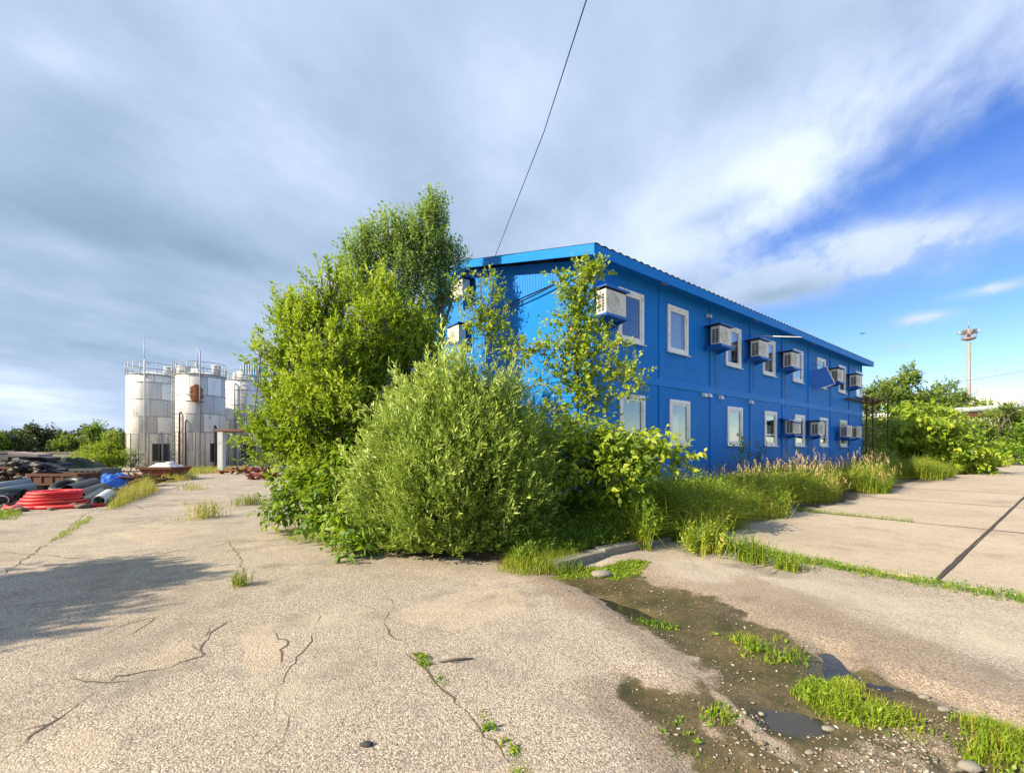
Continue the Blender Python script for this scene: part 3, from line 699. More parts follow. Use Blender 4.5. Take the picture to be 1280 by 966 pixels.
for i, (px, py, r) in enumerate([(1212, 946, .045), (1036, 899, .03), (1180, 880, .03), (752, 716, .10), (1012, 930, .02), (458, 934, .028), (1156, 860, .03)]):
    x, y = G(px, py); b = MB().ico((0, 0, r * .25), r, 2, .18, (1.3, .8, .5)); o = b.build('stone', M['concrete_old'] if i != 5 else M['timber']); o.location = (x, y, gz(x, y))
    tag(o, ['pale pebble at the edge of the bottom corner puddle', 'flat pale pebble just behind the small middle puddle', 'pale stone lying beside the dark channel of water', 'flat grey concrete lump on the bright moss', 'small pale stone on the gravel beside the puddle', 'small dark lump of tar alone on the dry aggregate', 'little stone on the far bank of the water channel'][i], 'stone')
x, y = G(570, 829); o = MB().tube([(-.13, -.02, .012), (0, .01, .016), (.13, .035, .01)], [.006, .01, .004], 6).build('stick', M['bark']); o.location = (x, y, gz(x, y)); tag(o, 'short dark stick beside the grassy crack in the foreground', 'stick')

# ------------------------------------------------------------------ BLUE BUILDING
LB, DB, ZB, ZE, ZR = 22.2, 11.0, .45, 6.30, 7.88
WIN_U = [.525, 1.315, 2.53, 3.54, 4.555, 5.54, 6.585, 7.58]; WIN_L = [.545, 1.35, 2.57, 3.595, 4.625, 5.65, 6.655]
OW, UZ, LZ = .525, (4.45, 5.80), (1.72, 3.03)
bld = thing('blue_building', 'two storey blue modular office building with white windows and a low pitched roof', 'building', (BC[0], BC[1], 0), BANG)
holes = [(u * BAY - OW, u * BAY + OW, *UZ) for u in WIN_U] + [(u * BAY - OW, u * BAY + OW, *LZ) for u in WIN_L]
us = sorted({0, LB} | {round(h[k], 4) for h in holes for k in (0, 1)}); zs = sorted({ZB, ZE, *UZ, *LZ})
wb = MB()
for a, b in zip(us, us[1:]):
    for c, d in zip(zs, zs[1:]):
        if any(h[0] - 1e-3 <= a and b <= h[1] + 1e-3 and h[2] - 1e-3 <= c and d <= h[3] + 1e-3 for h in holes): continue
        wb.add([(a, 0, c), (b, 0, c), (b, 0, d), (a, 0, d)], [(0, 1, 2, 3)])
for a, b, c, d in holes:
    y = .14
    wb.add([(a, 0, c), (b, 0, c), (b, 0, d), (a, 0, d), (a, y, c), (b, y, c), (b, y, d), (a, y, d)], [(0, 4, 5, 1), (1, 5, 6, 2), (2, 6, 7, 3), (3, 7, 4, 0)])
wb.add([(0, 0, ZB), (0, 0, ZE), (0, DB / 2, ZR - .06), (0, DB, ZE), (0, DB, ZB)], [(0, 1, 2, 3, 4)])
wb.add([(LB, 0, ZB), (LB, 0, ZE), (LB, DB / 2, ZR - .06), (LB, DB, ZE), (LB, DB, ZB)], [(4, 3, 2, 1, 0)])
wb.add([(0, DB, ZB), (0, DB, ZE), (LB, DB, ZE), (LB, DB, ZB)], [(0, 1, 2, 3)])
wb.build('wall', M['wall'], bld)
MB().box(.02, LB - .02, .02, DB - .02, -.1, ZB + .003).build('foundation', M['concrete_old'], bld)
MB().box(-.03, LB + .03, -.035, .0, ZB - .04, .75).box(-.03, -.002, .0, DB, ZB - .04, .75).build('plinth', M['trim'], bld)
MB().box(0, LB, -.028, -.002, 3.40, 3.62).build('floor_band', M['trim'], bld)
MB().box(-.028, -.002, .0, DB, 3.40, 3.62).build('floor_band', M['trim'], bld)
for i in range(0, 9):
    u = min(i * BAY, LB - .07) if i else .06
    for z0, z1 in ((.752, 3.398), (3.622, ZE - .02)):
        MB().box(u - .065, u + .065, -.024, -.002, z0, z1).box(u - .012, u + .012, -.03, -.0245, z0, z1).build('corner_post' if i in (0, 8) else 'module_post', M['trim'], bld)
for v in (.06, 5.5, DB - .06):
    for z0, z1 in ((.752, 3.398), (3.622, 6.10)):
        MB().box(-.024, -.002, v - .065, v + .065, z0, z1).build('corner_post' if v != 5.5 else 'module_post', M['trim'], bld)
# gable cladding above the eaves: vertical corrugation
vs = []; fs = []; nv = int(DB / .03)
for i in range(nv + 1):
    v = DB * i / nv; zt = ZE - .02 + (ZR - ZE - .06) * (1 - abs(v - DB / 2) / (DB / 2)); x = -.03 - (.010 if i % 4 in (1, 2) else 0)
    vs += [(x, v, 6.08), (x, v, zt)]
for i in range(nv): fs.append((2 * i, 2 * i + 1, 2 * i + 3, 2 * i + 2))
MB().add(vs, fs).build('gable_cladding', M['wall'], bld)
# roof: two corrugated sheets
OH = .45
for sgn in (1, -1):
    vs = []; fs = []; m = int((LB + .45 + .3) / .07)
    for i in range(m + 1):
        u = -OH - .03 + (LB + OH + .33) * i / m; h = .026 if i % 4 in (1, 2) else 0
        y0 = -OH - .04; e = (ZR - ZE) / (DB / 2); z0 = ZE + .06 - e * .0
        zedge = 6.375; zrid = ZR + .12
        p = [(u, y0, zedge + h), (u, DB / 2, zrid + h)]
        if sgn < 0: p = [(a, DB - b, c) for a, b, c in p]
        vs += p
    for i in range(m): fs.append((2 * i, 2 * i + 1, 2 * i + 3, 2 * i + 2) if sgn < 0 else (2 * i, 2 * i + 2, 2 * i + 3, 2 * i + 1))
    MB().add(vs, fs).build('roof', M['roof'], bld)
# fascias and soffits
MB().box(-OH, LB + .28, -OH - .025, -OH, 6.115, 6.365).build('fascia', M['fascia'], bld)
MB().box(-OH, LB + .28, DB + OH, DB + OH + .025, 6.115, 6.365).build('fascia', M['fascia'], bld)
MB().box(-OH + .002, LB + .26, -OH + .002, -.002, 6.27, 6.295).build('soffit', M['fascia'], bld)
MB().box(-OH + .002, LB + .26, DB + .002, DB + OH - .002, 6.27, 6.295).build('soffit', M['fascia'], bld)
def rake(u0, u1, dz0, dz1, name):
    b = MB(); e = (ZR + .12 - 6.375) / (DB / 2 + OH + .04)
    zl = lambda v: 6.375 + e * (min(v, DB - v) + OH + .04) - .012
    for v0, v1 in ((-OH - .02, DB / 2), (DB / 2, DB + OH + .02)):
        c = []
        for v in (v0, v1):
            for u in (u0, u1):
                for dz in (dz0, dz1): c.append((u, v, zl(v) + dz))
        b.add(c, [(0, 1, 3, 2), (4, 6, 7, 5), (0, 4, 5, 1), (2, 3, 7, 6), (0, 2, 6, 4), (1, 5, 7, 3)])
    return b.build(name, M['fascia'], bld)
rake(-OH - .025, -OH - .0, -.25, 0, 'fascia'); rake(-OH + .002, -.06, -.12, -.09, 'soffit'); rake(LB + .255, LB + .28, -.25, 0, 'fascia')
# soffit lamps
for u in (2.72, 8.5, 14.2):
    f = MB().box(u - .16, u + .16, -.36, -.2, 6.22, 6.268).build('soffit_lamp', M['steel'], bld)
# windows
for i, (a, b, c, d) in enumerate(holes):
    fw = .075; f = MB()
    for x0, x1, z0, z1 in ((a - .02, b + .02, c - .02, c + fw), (a - .02, b + .02, d - fw, d + .02), (a - .02, a + fw, c + fw, d - fw), (b - fw, b + .02, c + fw, d - fw)): f.box(x0, x1, -.045, .05, z0, z1)
    w = f.build('window', M['pvc'], bld)
    s = MB(); e = fw + .002; g = .062
    for x0, x1, z0, z1 in ((a + e, b - e, c + e, c + e + g), (a + e, b - e, d - e - g, d - e), (a + e, a + e + g, c + e + g, d - e - g), (b - e - g, b - e, c + e + g, d - e - g)): s.box(x0, x1, -.025, .04, z0, z1)
    s.build('sash', M['pvc'], w)
    MB().box(a - .05, b + .05, -.11, -.047, c - .045, c - .022).build('sill', M['pvc'], w)
    k = e + g
    MB().add([(a + k, .0, c + k), (b - k, .0, c + k), (b - k, .0, d - k), (a + k, .0, d - k)], [(0, 1, 2, 3)]).build('pane', M['glass'], w)
    hgt = d - c
    if i == 9 : 
        n = 14; vs = []
        for j in range(n + 1):
            x = a + .05 + (b - a - .1) * .62 * j / n; yy = .12 + .02 * math.sin(j * 1.7)
            vs += [(x, yy, c), (x, yy, d - .42)]
        MB().add(vs, [(2 * j, 2 * j + 2, 2 * j + 3, 2 * j + 1) for j in range(n)]).box(a, b, .09, .11, d - .45, d - .42).build('curtain', M['curtain'], w)
    elif i in (10,): MB().box(a, b, .11, .115, c, c + hgt * .48).build('curtain', M['curtain'], w)
    elif i in (1, 6, 7): MB().box(a, b, .10, .105, c, d).build('pale_sheet', M['pale_sheet'], w)  # pale sheet behind the pane stands in for reflected sky
    elif i in (2, 3, 4): MB().box(a, b, .10, .105, c + hgt * (.0 if i == 3 else .45), d).build('pale_sheet', M['pale_sheet'], w)
    elif i in (11,): MB().box(a, b, .12, .125, c, c + hgt * .6).build('pale_sheet', M['pale_sheet'], w)
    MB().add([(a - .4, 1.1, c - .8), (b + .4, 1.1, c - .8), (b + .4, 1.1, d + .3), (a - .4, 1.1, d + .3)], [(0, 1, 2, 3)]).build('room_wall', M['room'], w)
# vents in the wall
for u, z in ((1.93, 5.88), (1.825, 3.31), (1.935, 3.32), (2.2, 3.31), (2.98, 3.30)):
    U = u * BAY
    b = MB(); n = 8; vs = [(U - .07, 0, z - .07), (U + .07, 0, z - .07)]
    prof = [(0, .075), (-.05, .07), (-.10, .04), (-.12, -.02), (-.125, -.06)]
    vs = []; 
    for y, zz in prof: vs += [(U - .075, y - .002, z + zz), (U + .075, y - .002, z + zz)]
    vs += [(U - .075, -.002, z - .06), (U + .075, -.002, z - .06)]
    b.add(vs, [(2 * i, 2 * i + 1, 2 * i + 3, 2 * i + 2)[::-1] for i in range(4)] + [(10, 0, 2, 4, 6, 8)[::-1], (11, 1, 3, 5, 7, 9)])
    b.build('vent_cover', M['pvc'], bld)

# ------------------------------------------------------------------ AIR CONDITIONERS: casing, perforated side grille, fan grille, hood and shelf
def make_ac(label, loc, rz, hood=True, shelf=True, tilt=0.0, open_front=False):
    t = thing('air_conditioner', label, 'air conditioner', tuple(loc), rz, 'outdoor air conditioning units on the blue walls')
    w, dpt, h, off = .76, .30, .56, .20           # y negative is outwards
    y1, y0 = -off, -off - dpt
    c = MB().box(-w / 2, w / 2, y0, y1, .04, .04 + h).box(-w / 2 - .004, w / 2 + .004, y0 - .004, y1 + .004, h, h + .048)
    o = c.build('casing', M['acwhite'], t); bv = o.modifiers.new('b', 'BEVEL'); bv.width = .012; bv.segments = 2
    g = MB()                                         # square openings on the side that faces the gable
    for i in range(2):
        for j in range(6): g.box(-w / 2 - .008, -w / 2 - .001, y0 + .05 + i * .11, y0 + .13 + i * .11, .09 + j * .072, .145 + j * .072)
    g.build('side_grille', M['acgrille'], t)
    f = MB()
    cx = -.10
    for rr in (.045, .09, .135, .18, .215): f.torus((cx, y0 - .006, .04 + h / 2), rr, .005, 28, 4, Matrix.Rotation(R(90), 4, 'X'))
    for k in range(12):
        a = k * math.pi / 6; f.tube([(cx + .03 * math.cos(a), y0 - .006, .04 + h / 2 + .03 * math.sin(a)), (cx + .215 * math.cos(a), y0 - .006, .04 + h / 2 + .215 * math.sin(a))], .004, 4)
    f.lathe([(.04, 0), (.03, .01)], 16, (0, 0, 0))
    for q in range(len(f.v) - 32, len(f.v)):
        x, y, z = f.v[q]; f.v[q] = (x + cx, y0 - .002 - z, y + .04 + h / 2)
    f.build('fan_grille', M['acwhite'], t)
    d = MB(); d.lathe([(.21, 0), (.20, .0015)], 32)
    for q in range(len(d.v)): x, y, z = d.v[q]; d.v[q] = (x + cx, y0 - .0015 - z, y + .04 + h / 2)
    d.build('fan_opening', M['acwhite'], t)
    if shelf:
        s = MB().box(-w / 2 - .08, w / 2 + .06, y0 - .08, -.002, -.03, .0).box(-w / 2 - .08, w / 2 + .06, y0 - .085, y0 - .06, -.06, .0)
        s.add([(-w / 2 - .05, -.002, -.002), (-w / 2 - .05, y0, -.03), (-w / 2 - .05, -.002, -.15), (-w / 2 - .02, -.002, -.002), (-w / 2 - .02, y0, -.03), (-w / 2 - .02, -.002, -.15)], [(0, 1, 2), (3, 5, 4), (1, 4, 5, 2)])
        s.add([(w / 2, -.002, -.002), (w / 2, y0, -.03), (w / 2, -.002, -.15), (w / 2 + .03, -.002, -.002), (w / 2 + .03, y0, -.03), (w / 2 + .03, -.002, -.15)], [(0, 1, 2), (3, 5, 4), (1, 4, 5, 2)])
        s.build('shelf', M['bluedark'], t)
    if hood:
        Mx = Matrix.Translation((0, 0, h + .10)) @ Matrix.Rotation(tilt, 4, 'X')
        MB().box(-w / 2 - .07, w / 2 + .07, y0 - .06, -.002, .0, .02, Mx).box(-w / 2 - .07, w / 2 + .07, y0 - .065, y0 - .045, -.03, .02, Mx).build('hood', M['bluedark'], t)
        MB().box(-w / 2 - .07, w / 2 + .07, y0 - .042, -.004, -.012, -.002, Mx).build('hood_underside', M['hoodunder'], t)  # thin dark sheet directly beneath the hood
    dl = rng.uniform(.4, 1.5)
    MB().tube([(w / 2 - .1, y1 + .02, .02), (w / 2 - .08, -.03, -.06), (w / 2 - .07 + .03 * rng.normal(), -.02, -.06 - dl * .5), (w / 2 - .06, -.03, -.06 - dl)], .009, 5).build('drain_hose', M['pipegrey'], t)
    MB().tube([(w / 2 + .01, y0 + .2, .12), (w / 2 + .06, y0 + .22, .08), (w / 2 + .1, -.08, -.02), (w / 2 + .1, -.01, .02)], .014, 6).build('refrigerant_hose', M['pvc'], t)
    return t
UP = 'blue hooded air conditioner on the upper storey, '
acs = [(.10, 4.80, UP + 'beside the corner window nearest the gable'), (2.0, 4.86, UP + 'second along from the gable corner'), (2.98, 4.83, UP + 'third along from the gable corner'),
       (3.98, 4.79, UP + 'just before the loose hanging panel'), (5.90, 4.74, UP + 'just past the loose hanging panel'), (6.91, 4.76, UP + 'farthest along above the rusty frame')]
lower = [(4.05, 2.15, 'lower storey air conditioner under a sloping blue hood'), (5.01, 2.15, 'lower storey air conditioner under a flat blue hood'), (6.38, 2.13, 'bare lower storey air conditioner below the rusty frame'), (6.92, 2.13, 'last bare air conditioner at the far end of the lower storey')]
for i, (s, z, lab) in enumerate(acs): make_ac(lab, B(s * BAY, 0, z), BANG)
for i, (s, z, lab) in enumerate(lower): make_ac(lab, B(s * BAY, 0, z), BANG, hood=i < 2, shelf=True, tilt=R(18) if i == 0 else 0)
gp = lambda v, z: np.array([*(BC + BG * v), z])
make_ac('air conditioner high on the sunlit gable wall behind branches', gp(5.75, 6.75), BANG - R(90), hood=True, shelf=False)
make_ac('air conditioner under a dark shelf on the gable wall behind the willow', gp(6.0, 5.25), BANG - R(90), hood=True, shelf=False)
# loose hood panel hanging in front of the sixth upper window
t = thing('loose_panel', 'blue metal panel hanging askew in front of an upper window', 'panel', tuple(B(5.20 * BAY, .42, 4.36)), BANG)
Mx = Matrix.Rotation(R(-42), 4, 'Z') @ Matrix.Rotation(R(-17), 4, 'Y') @ Matrix.Rotation(R(-12), 4, 'X')
MB().box(-.45, .45, -.015, .0, 0, .85, Mx).build('sheet', M['bluedark'], t)
MB().box(.452, .49, -.03, .02, -.02, .87, Mx).build('edge_strip', M['pvc'], t)
MB().box(-.1, .4, -.018, .003, -.04, -.002, Mx).build('lower_edge', M['pvc'], t)
MB().tube([(.25, -.05, .8), (.2, .41, 1.15)], .012, 6).tube([(-.4, .2, .75), (-.3, .41, 1.15)], .012, 6).build('bracket', M['steel'], t)
# white rod out of the wall
a = B(3.0 * BAY, 0, 5.75) ; b = B(3.0 * BAY, 1.65, 5.36)
o = MB().tube([(0, 0, 0), tuple(b - a)], .014, 6).build('flag_rod', M['pvc']); o.location = tuple(a); tag(o, 'thin white rod sticking out from the upper blue wall', 'rod')
# cables
def cable(name, pts, r, label, mat='black', sag=0.0):
    P = np.array(pts, float); out = []
    for i in range(len(P) - 1):
        for k in range(16):
            f = k / 16; q = P[i] * (1 - f) + P[i + 1] * f; q = q - np.array([0, 0, sag * 4 * f * (1 - f)]); out.append(q)
    out.append(P[-1]); o = P[0]
    ob = MB().tube([tuple(q - o) for q in out], r, 5).build(name, M[mat]); ob.location = tuple(o); tag(ob, label, 'cable')
e0 = np.array([*(BC + BG * 3.55 - BE * .46), 7.42])
cable('overhead_cable', [W(733, 0, 5.2) + (W(733, 0, 5.2) - e0) * 2.6, W(733, 0, 5.2), W(680, 165, 8.2), e0], .0085, 'thin black cable rising from the gable roof into the sky')
cable('wall_cable', [gp(4.4, 5.98) - np.array([*BE * .10, 0]), gp(.1, 6.12) - np.array([*BE * .12, 0])], .022, 'black cable slung across the sunlit gable wall', sag=.10)
cable('distant_wire', [W(1185, 478, 88), W(1320, 455, 70)], .06, 'thin wire running to the right behind the floodlight mast', 'steel', .3)

# rusty frame at the far end of the facade
t = thing('fire_escape', 'rusty brown steel landing frame at the far end of the blue wall', 'steel frame', tuple(B(6.75 * BAY, 0, 0)), BANG)
for x, y in ((0, -.9), (1.15, -.9), (4.1, -.9)): MB().box(x - .03, x + .03, y - .03, y + .03, .1, 4.12).build('post', M['rust'], t)
b = MB().box(-.2, 4.2, -.98, -.94, 4.121, 4.20).box(-.2, 4.2, -.12, -.08, 4.121, 4.20)
for x in np.arange(-.15, 4.1, .8): b.box(x, x + .04, -.94, -.12, 4.14, 4.18)
b.build('landing', M['rust'], t)
b = MB().box(-.05, 4.1, -.95, -.91, 2.62, 2.68)
b.tube([(2.7, -.93, 4.2), (3.6, -.93, 4.45), (4.2, -.93, 4.3)], .03, 6); b.build('brace', M['rust'], t)

# ------------------------------------------------------------------ SILOS
def silo(label, px0, px1, ptop, Y, zb=0.0, rail=True, mast=None, platform=False):
    t0, t1 = math.atan((px0 - 640) / F), math.atan((px1 - 640) / F); X = Y * math.tan((t0 + t1) / 2); r = Y / math.cos((t0 + t1) / 2) * math.sin((t1 - t0) / 2); top = EYE + (HY - ptop) / F * Y
    t = thing('storage_silo', label, 'silo', (X, Y, zb), R(rng.uniform(0, 40)), 'riveted silver storage silos')
    MB().lathe([(r, .0), (r, top - .02), (r * .985, top), (r * .3, top + .35), (.05, top + .4)], 56).build('tank', M['silo'], t)
    b = MB()
    for z in np.arange(2.84, top - .3, 1.42): b.torus((0, 0, z), r + .005, .028, 56, 5)
    b.torus((0, 0, top), r + .02, .05, 56, 5); b.build('band', M['steel'], t)
    n = 16; b = MB()
    for k in range(n):
        a = 2 * math.pi * k / n; x, y = (r + .02) * math.cos(a), (r + .02) * math.sin(a); b.tube([(x, y, 0), (x, y, 2.84)], .022 + .02 * (k % 3 == 0), 5)
    b.build('base_rib', M['ribdark'], t)
    if rail:
        b = MB(); R1 = r + .05
        for zz in (.45, .95): b.torus((0, 0, top + zz), R1, .022, 48, 4)
        for k in range(20): a = 2 * math.pi * k / 20; b.tube([(R1 * math.cos(a), R1 * math.sin(a), top - .05), (R1 * math.cos(a), R1 * math.sin(a), top + .95)], .02, 4)
        b.build('railing', M['steel'], t)
    return t, X, r, top
def local_front(t, X, Y, r, deg):        # world bearing: -90 = towards camera
    return R(deg) - t.rotation_euler[2]
def silo_bits(t, X, Y, r, top, lad=None, pipes=(), door=None):
    if lad is not None:
        a = local_front(t, X, Y, r, lad); b = MB(); rr = r + .22
        for s in (-1, 1):
            aa = a + s * .22 / rr; b.tube([(rr * math.cos(aa), rr * math.sin(aa), .1), (rr * math.cos(aa), rr * math.sin(aa), top + 1.0)], .028, 5)
        for z in np.arange(.3, top + .9, .34): b.tube([(rr * math.cos(a - .22 / rr), rr * math.sin(a - .22 / rr), z), (rr * math.cos(a + .22 / rr), rr * math.sin(a + .22 / rr), z)], .018, 4)
        for z in np.arange(2.6, top + .6, .8):
            pts = []
            for k in range(9):
                th = math.pi * k / 8; x0 = rr + .45 * math.sin(th); y0 = .32 * math.cos(th)
                pts.append((x0 * math.cos(a) - y0 * math.sin(a), x0 * math.sin(a) + y0 * math.cos(a), z))
            b.tube(pts, .015, 4)
        b.build('ladder', M['steel'], t)
    for deg, z0, z1, pr, mt in pipes:
        a = local_front(t, X, Y, r, deg); rr = r + pr + .06
        b = MB().tube([(rr * math.cos(a), rr * math.sin(a), z0), (rr * math.cos(a), rr * math.sin(a), z1), ((rr - .1) * math.cos(a), (rr - .1) * math.sin(a), z1 + .14), ((rr - .3) * math.cos(a), (rr - .3) * math.sin(a), z1 + .16)], pr, 8)
        b.build('riser_pipe', M[mt], t)
    if door is not None:
        a = local_front(t, X, Y, r, door); vs = []; n = 6
        for k in range(n + 1):
            aa = a + (k / n - .5) * 1.25 / r; vs += [((r + .012) * math.cos(aa), (r + .012) * math.sin(aa), .55), ((r + .012) * math.cos(aa), (r + .012) * math.sin(aa), 2.0)]
        MB().add(vs, [(2 * k, 2 * k + 2, 2 * k + 3, 2 * k + 1) for k in range(n)]).build('opening', M['black'], t)
Ya = 37.5
tA, Xa, ra, ta = silo('silver silo at the left end of the group, tall pipe on its front', 157, 222, 471, Ya)
silo_bits(tA, Xa, Ya, ra, ta, lad=12, pipes=[(-66, 0, ta + 1.0, .06, 'pipepale'), (-30, 0, 2.8, .06, 'steel')], door=-30)
Yb = 34.5
tB, Xb, rb, tb_ = silo('silver silo in the middle with a rust patch near its top', 219, 282, 471, Yb)
silo_bits(tB, Xb, Yb, rb, tb_, lad=-124, pipes=[(-57, 0, tb_ + 1.6, .045, 'steel'), (-104, 0, 4.2, .06, 'rust'), (-22, 0, 3.2, .07, 'rust'), (-88, 0, 3.6, .05, 'rust')], door=-12)
a0 = local_front(tB, Xb, Yb, rb, -66); vs = [(rb + .03, a0, 0)]; n = 30
for k in range(n):
    q = 2 * math.pi * k / n; f = .75 + .45 * vnoise(np.array([2.2 * math.cos(q) + 5]), np.array([2.2 * math.sin(q) + 3]), 8)[0] + .05 * rng.normal()
    vs.append((rb + .015, a0 + .30 * f * math.cos(q), .62 * f * math.sin(q)))
MB().add([(a * math.cos(b), a * math.sin(b), tb_ - 1.45 + c) for a, b, c in vs], [(0, 1 + k, 1 + (k + 1) % n) for k in range(n)]).build('rust_patch', paint('orange_rust', (.30, .11, .04), .9, .5, 3, dirt=(.10, .05, .03), dirt_amt=.8, dscale=3), tB)
MB().box(-.55, .5, -.35, .0, -.04, .0, Matrix.Translation(((rb + .02) * math.cos(a0), (rb + .02) * math.sin(a0), tb_ - 2.1)) @ Matrix.Rotation(a0 + R(90), 4, 'Z')).build('ledge', M['rust'], tB)
Yc = 42.5
tC, Xc, rc, tc_ = silo('silver silo half hidden behind the left tree', 279, 333, 478, Yc)
silo_bits(tC, Xc, Yc, rc, tc_, lad=-62, pipes=[(-85, 0, tc_ - .5, .06, 'steel')], door=-50)
tD, Xd, rd, td_ = silo('silver silo behind and between the two front silos', 204, 262, 468, 44.0, rail=False)
# roof drums and valves, lightning rods
def drum(px, py0, py1, wpx, Y, label, lean=0):
    p = W(px, py1, Y); h = (py1 - py0) / F * Y; r = wpx / 2 / F * Y
    t = thing('roof_drum', label, 'drum', tuple(p), 0, 'small pale drums on the silo roofs')
    MB().lathe([(r, 0), (r, h), (r * .9, h + .05), (.05, h + .12)], 24).build('shell', M['pipepale'], t)
    MB().torus((0, 0, h * .95), r + .01, .03, 24, 5).torus((0, 0, .08), r + .01, .03, 24, 5).build('hoop', M['steel'], t)
    MB().box(-r * .8, r * .8, -r * .8, r * .8, -.75, -.002).build('stand', M['steel'], t)
drum(211, 460, 473, 11, 39.6, 'short pale drum standing between the first two silo tops')
drum(231, 459, 472, 17, 36.0, 'broad pale drum on the middle silo beside its ladder')
drum(270, 458, 471, 10, 34.6, 'narrow pale drum at the right rim of the middle silo')
drum(296, 467, 479, 9, 42.0, 'small pale drum on the silo half hidden by the tree')
for px, py0, py1, Y, lab in ((180, 418, 466, 37.2, 'thin lightning rod above the left silo'), (247, 418, 468, 34.4, 'thin lightning rod above the middle silo')):
    p = W(px, py1, Y); h = (py1 - py0) / F * Y
    o = MB().tube([(0, 0, -1.2), (0, 0, h * .4), (0, 0, h)], [.05, .035, .015], 6).build('lightning_rod', M['steel']); o.location = tuple(p); tag(o, lab, 'lightning rod')
# valve clutter
for px, py, Y, lab in ((245, 468, 34.0, 'white valve box on the front rim of the middle silo'), (301, 470, 41.6, 'white valve box on the rim of the hidden silo')):
    p = W(px, py, Y); t = thing('valve_box', lab, 'valve', tuple(p))
    MB().box(-.25, .25, -.2, .2, -.1, .45).build('housing', M['pvc'], t); MB().tube([(-.5, 0, .1), (.6, 0, .2), (.6, 0, -.6)], .07, 8).tube([(0, 0, .45), (.05, 0, .9)], .05, 6).build('valve_pipe', M['pipepale'], t)
# pipe bridge with concrete post right of the silos
p = W(277, 540, 29.5); t = thing('pipe_bridge', 'pale concrete post carrying rusty pipes beside the silos', 'pipe support', (p[0], 29.5, 0))
MB().box(-.17, .17, -.17, .17, 0, p[2] - .002).build('post', M['pipepale'], t)
MB().tube([(-.4, 0, p[2] + .10), (4.2, .6, p[2] + .08)], .10, 8).build('pipe', M['rust'], t); MB().tube([(-.3, .28, p[2] + .08), (4.2, .9, p[2] + .06)], .07, 8).build('pipe', M['steel'], t)
MB().box(-.35, .35, -.12, .45, p[2], p[2] + .028).build('bracket', M['rust'], t)
# blue louvred hood seen above the hidden silo
p = W(320, 470, 44); t = thing('blue_hopper', 'small blue ribbed hopper above the hidden silo', 'hopper', tuple(p))
MB().box(-.8, .8, -.8, .8, 0, 1.3).build('shell', paint('pale_blue_sheet', (.13, .38, .62), .5, .1, 2), t)
b = MB()
for x in np.linspace(-.75, .75, 7): b.box(x - .04, x + .04, -.86, -.802, 0, 1.3)
b.build('rib', M['pipepale'], t); MB().box(-.1, .1, -.1, .1, -2.5, -.002).build('stand', M['steel'], t)

# ------------------------------------------------------------------ SCRAP YARD on the left
def put(name, b, mat, label, cat_, xy, z=None, rz=0, group=None):
    o = b.build(name, mat); o.location = (xy[0], xy[1], gz(*xy) if z is None else z); o.rotation_euler = (0, 0, rz); return tag(o, label, cat_, group)
# red coil
xy = G(66, 637); Yq = xy[1] + .75; xq = (67 - 640) / F * Yq
t = thing('pipe_coil', 'bright red plastic pipe coil lying on the edge of the concrete', 'pipe coil', (xq, Yq, 0))
for i, (rr, z) in enumerate([(.70, .05), (.64, .14), (.57, .22), (.53, .30), (.525, .38)]):
    b = MB()
    for d in (0, -.1, -.2): b.torus((.03 * math.sin(i * 2), .02 * i - .04, z), rr + d, .05, 56, 8)
    b.build('loop', M['red'], t)
MB().tube([(.0, -.70, .05), (.6, -.68, .05), (1.1, -.45, .05), (1.5, -.1, .05)], .05, 8).tube([(.0, -.80, .05), (-.45, -.76, .05), (-.82, -.45, .05)], .05, 8).build('tail', M['red'], t)
def pipe(px0, py0, px1, py1, Y0, Y1, r, mat, label, hollow=True):
    a = W(px0, py0, Y0); b = W(px1, py1, Y1); a[2] = max(a[2], r); b[2] = max(b[2], r); d = Vector(b - a); L = d.length
    m = MB().lathe([(r, 0), (r, L), (r * .86, L), (r * .86, 0), (r, 0)], 20, caps=False)
    o = m.build('pipe', M[mat]); o.location = tuple(a); o.rotation_euler = d.to_track_quat('Z', 'Y').to_euler(); tag(o, label, 'pipe', 'loose pipes in the scrap yard')
pipe(123, 628, 136, 617, 12.0, 13.6, .15, 'pipepale', 'pale grey open-ended pipe next to the red coil')
pipe(131, 627, 141, 617, 12.4, 13.8, .10, 'pipegrey', 'thinner grey pipe tucked against the pale open-ended one')
pipe(97, 620, 128, 609, 12.5, 15.0, .16, 'pipeblack', 'black pipe directly behind the red coil')
pipe(84, 612, 118, 602, 13.5, 16, .15, 'pipeblack', 'black pipe under the blue tarpaulin edge')
pipe(100, 628, 125, 614, 12.4, 14.2, .12, 'pipegrey', 'dull grey pipe between the black pipes and the coil')
pipe(-8, 610, 38, 604, 13.5, 14.2, .17, 'pipegrey', 'long grey pipe at the left edge of the yard')
pipe(-12, 617, 44, 608, 13.0, 13.8, .13, 'pipegrey', 'lower grey pipe at the left edge above the shade')
pipe(-10, 622, 30, 622, 12.9, 13.1, .20, 'pipeblack', 'thick black pipe in the shade left of the coil')
pipe(2, 628, 12, 622, 12.2, 13.2, .14, 'pipepale', 'short pale pipe end in the shade by the left edge')
pipe(-6, 630, 20, 630, 12.3, 12.5, .16, 'pipeblack', 'black pipe lying lowest at the left edge')
# tyre
for px, py, Y, lab in ((84, 606, 15.2, 'worn black tyre lying before the long rusty trough'), (100, 604, 16.5, 'half hidden black tyre near the blue tarpaulin')):
    p = W(px, py, Y); o = MB().torus((0, 0, 0), .36, .13, 32, 10, Matrix.Rotation(R(28), 4, 'X')).build('tyre', M['pipeblack']); o.location = (p[0], p[1], .30); tag(o, lab, 'tyre')
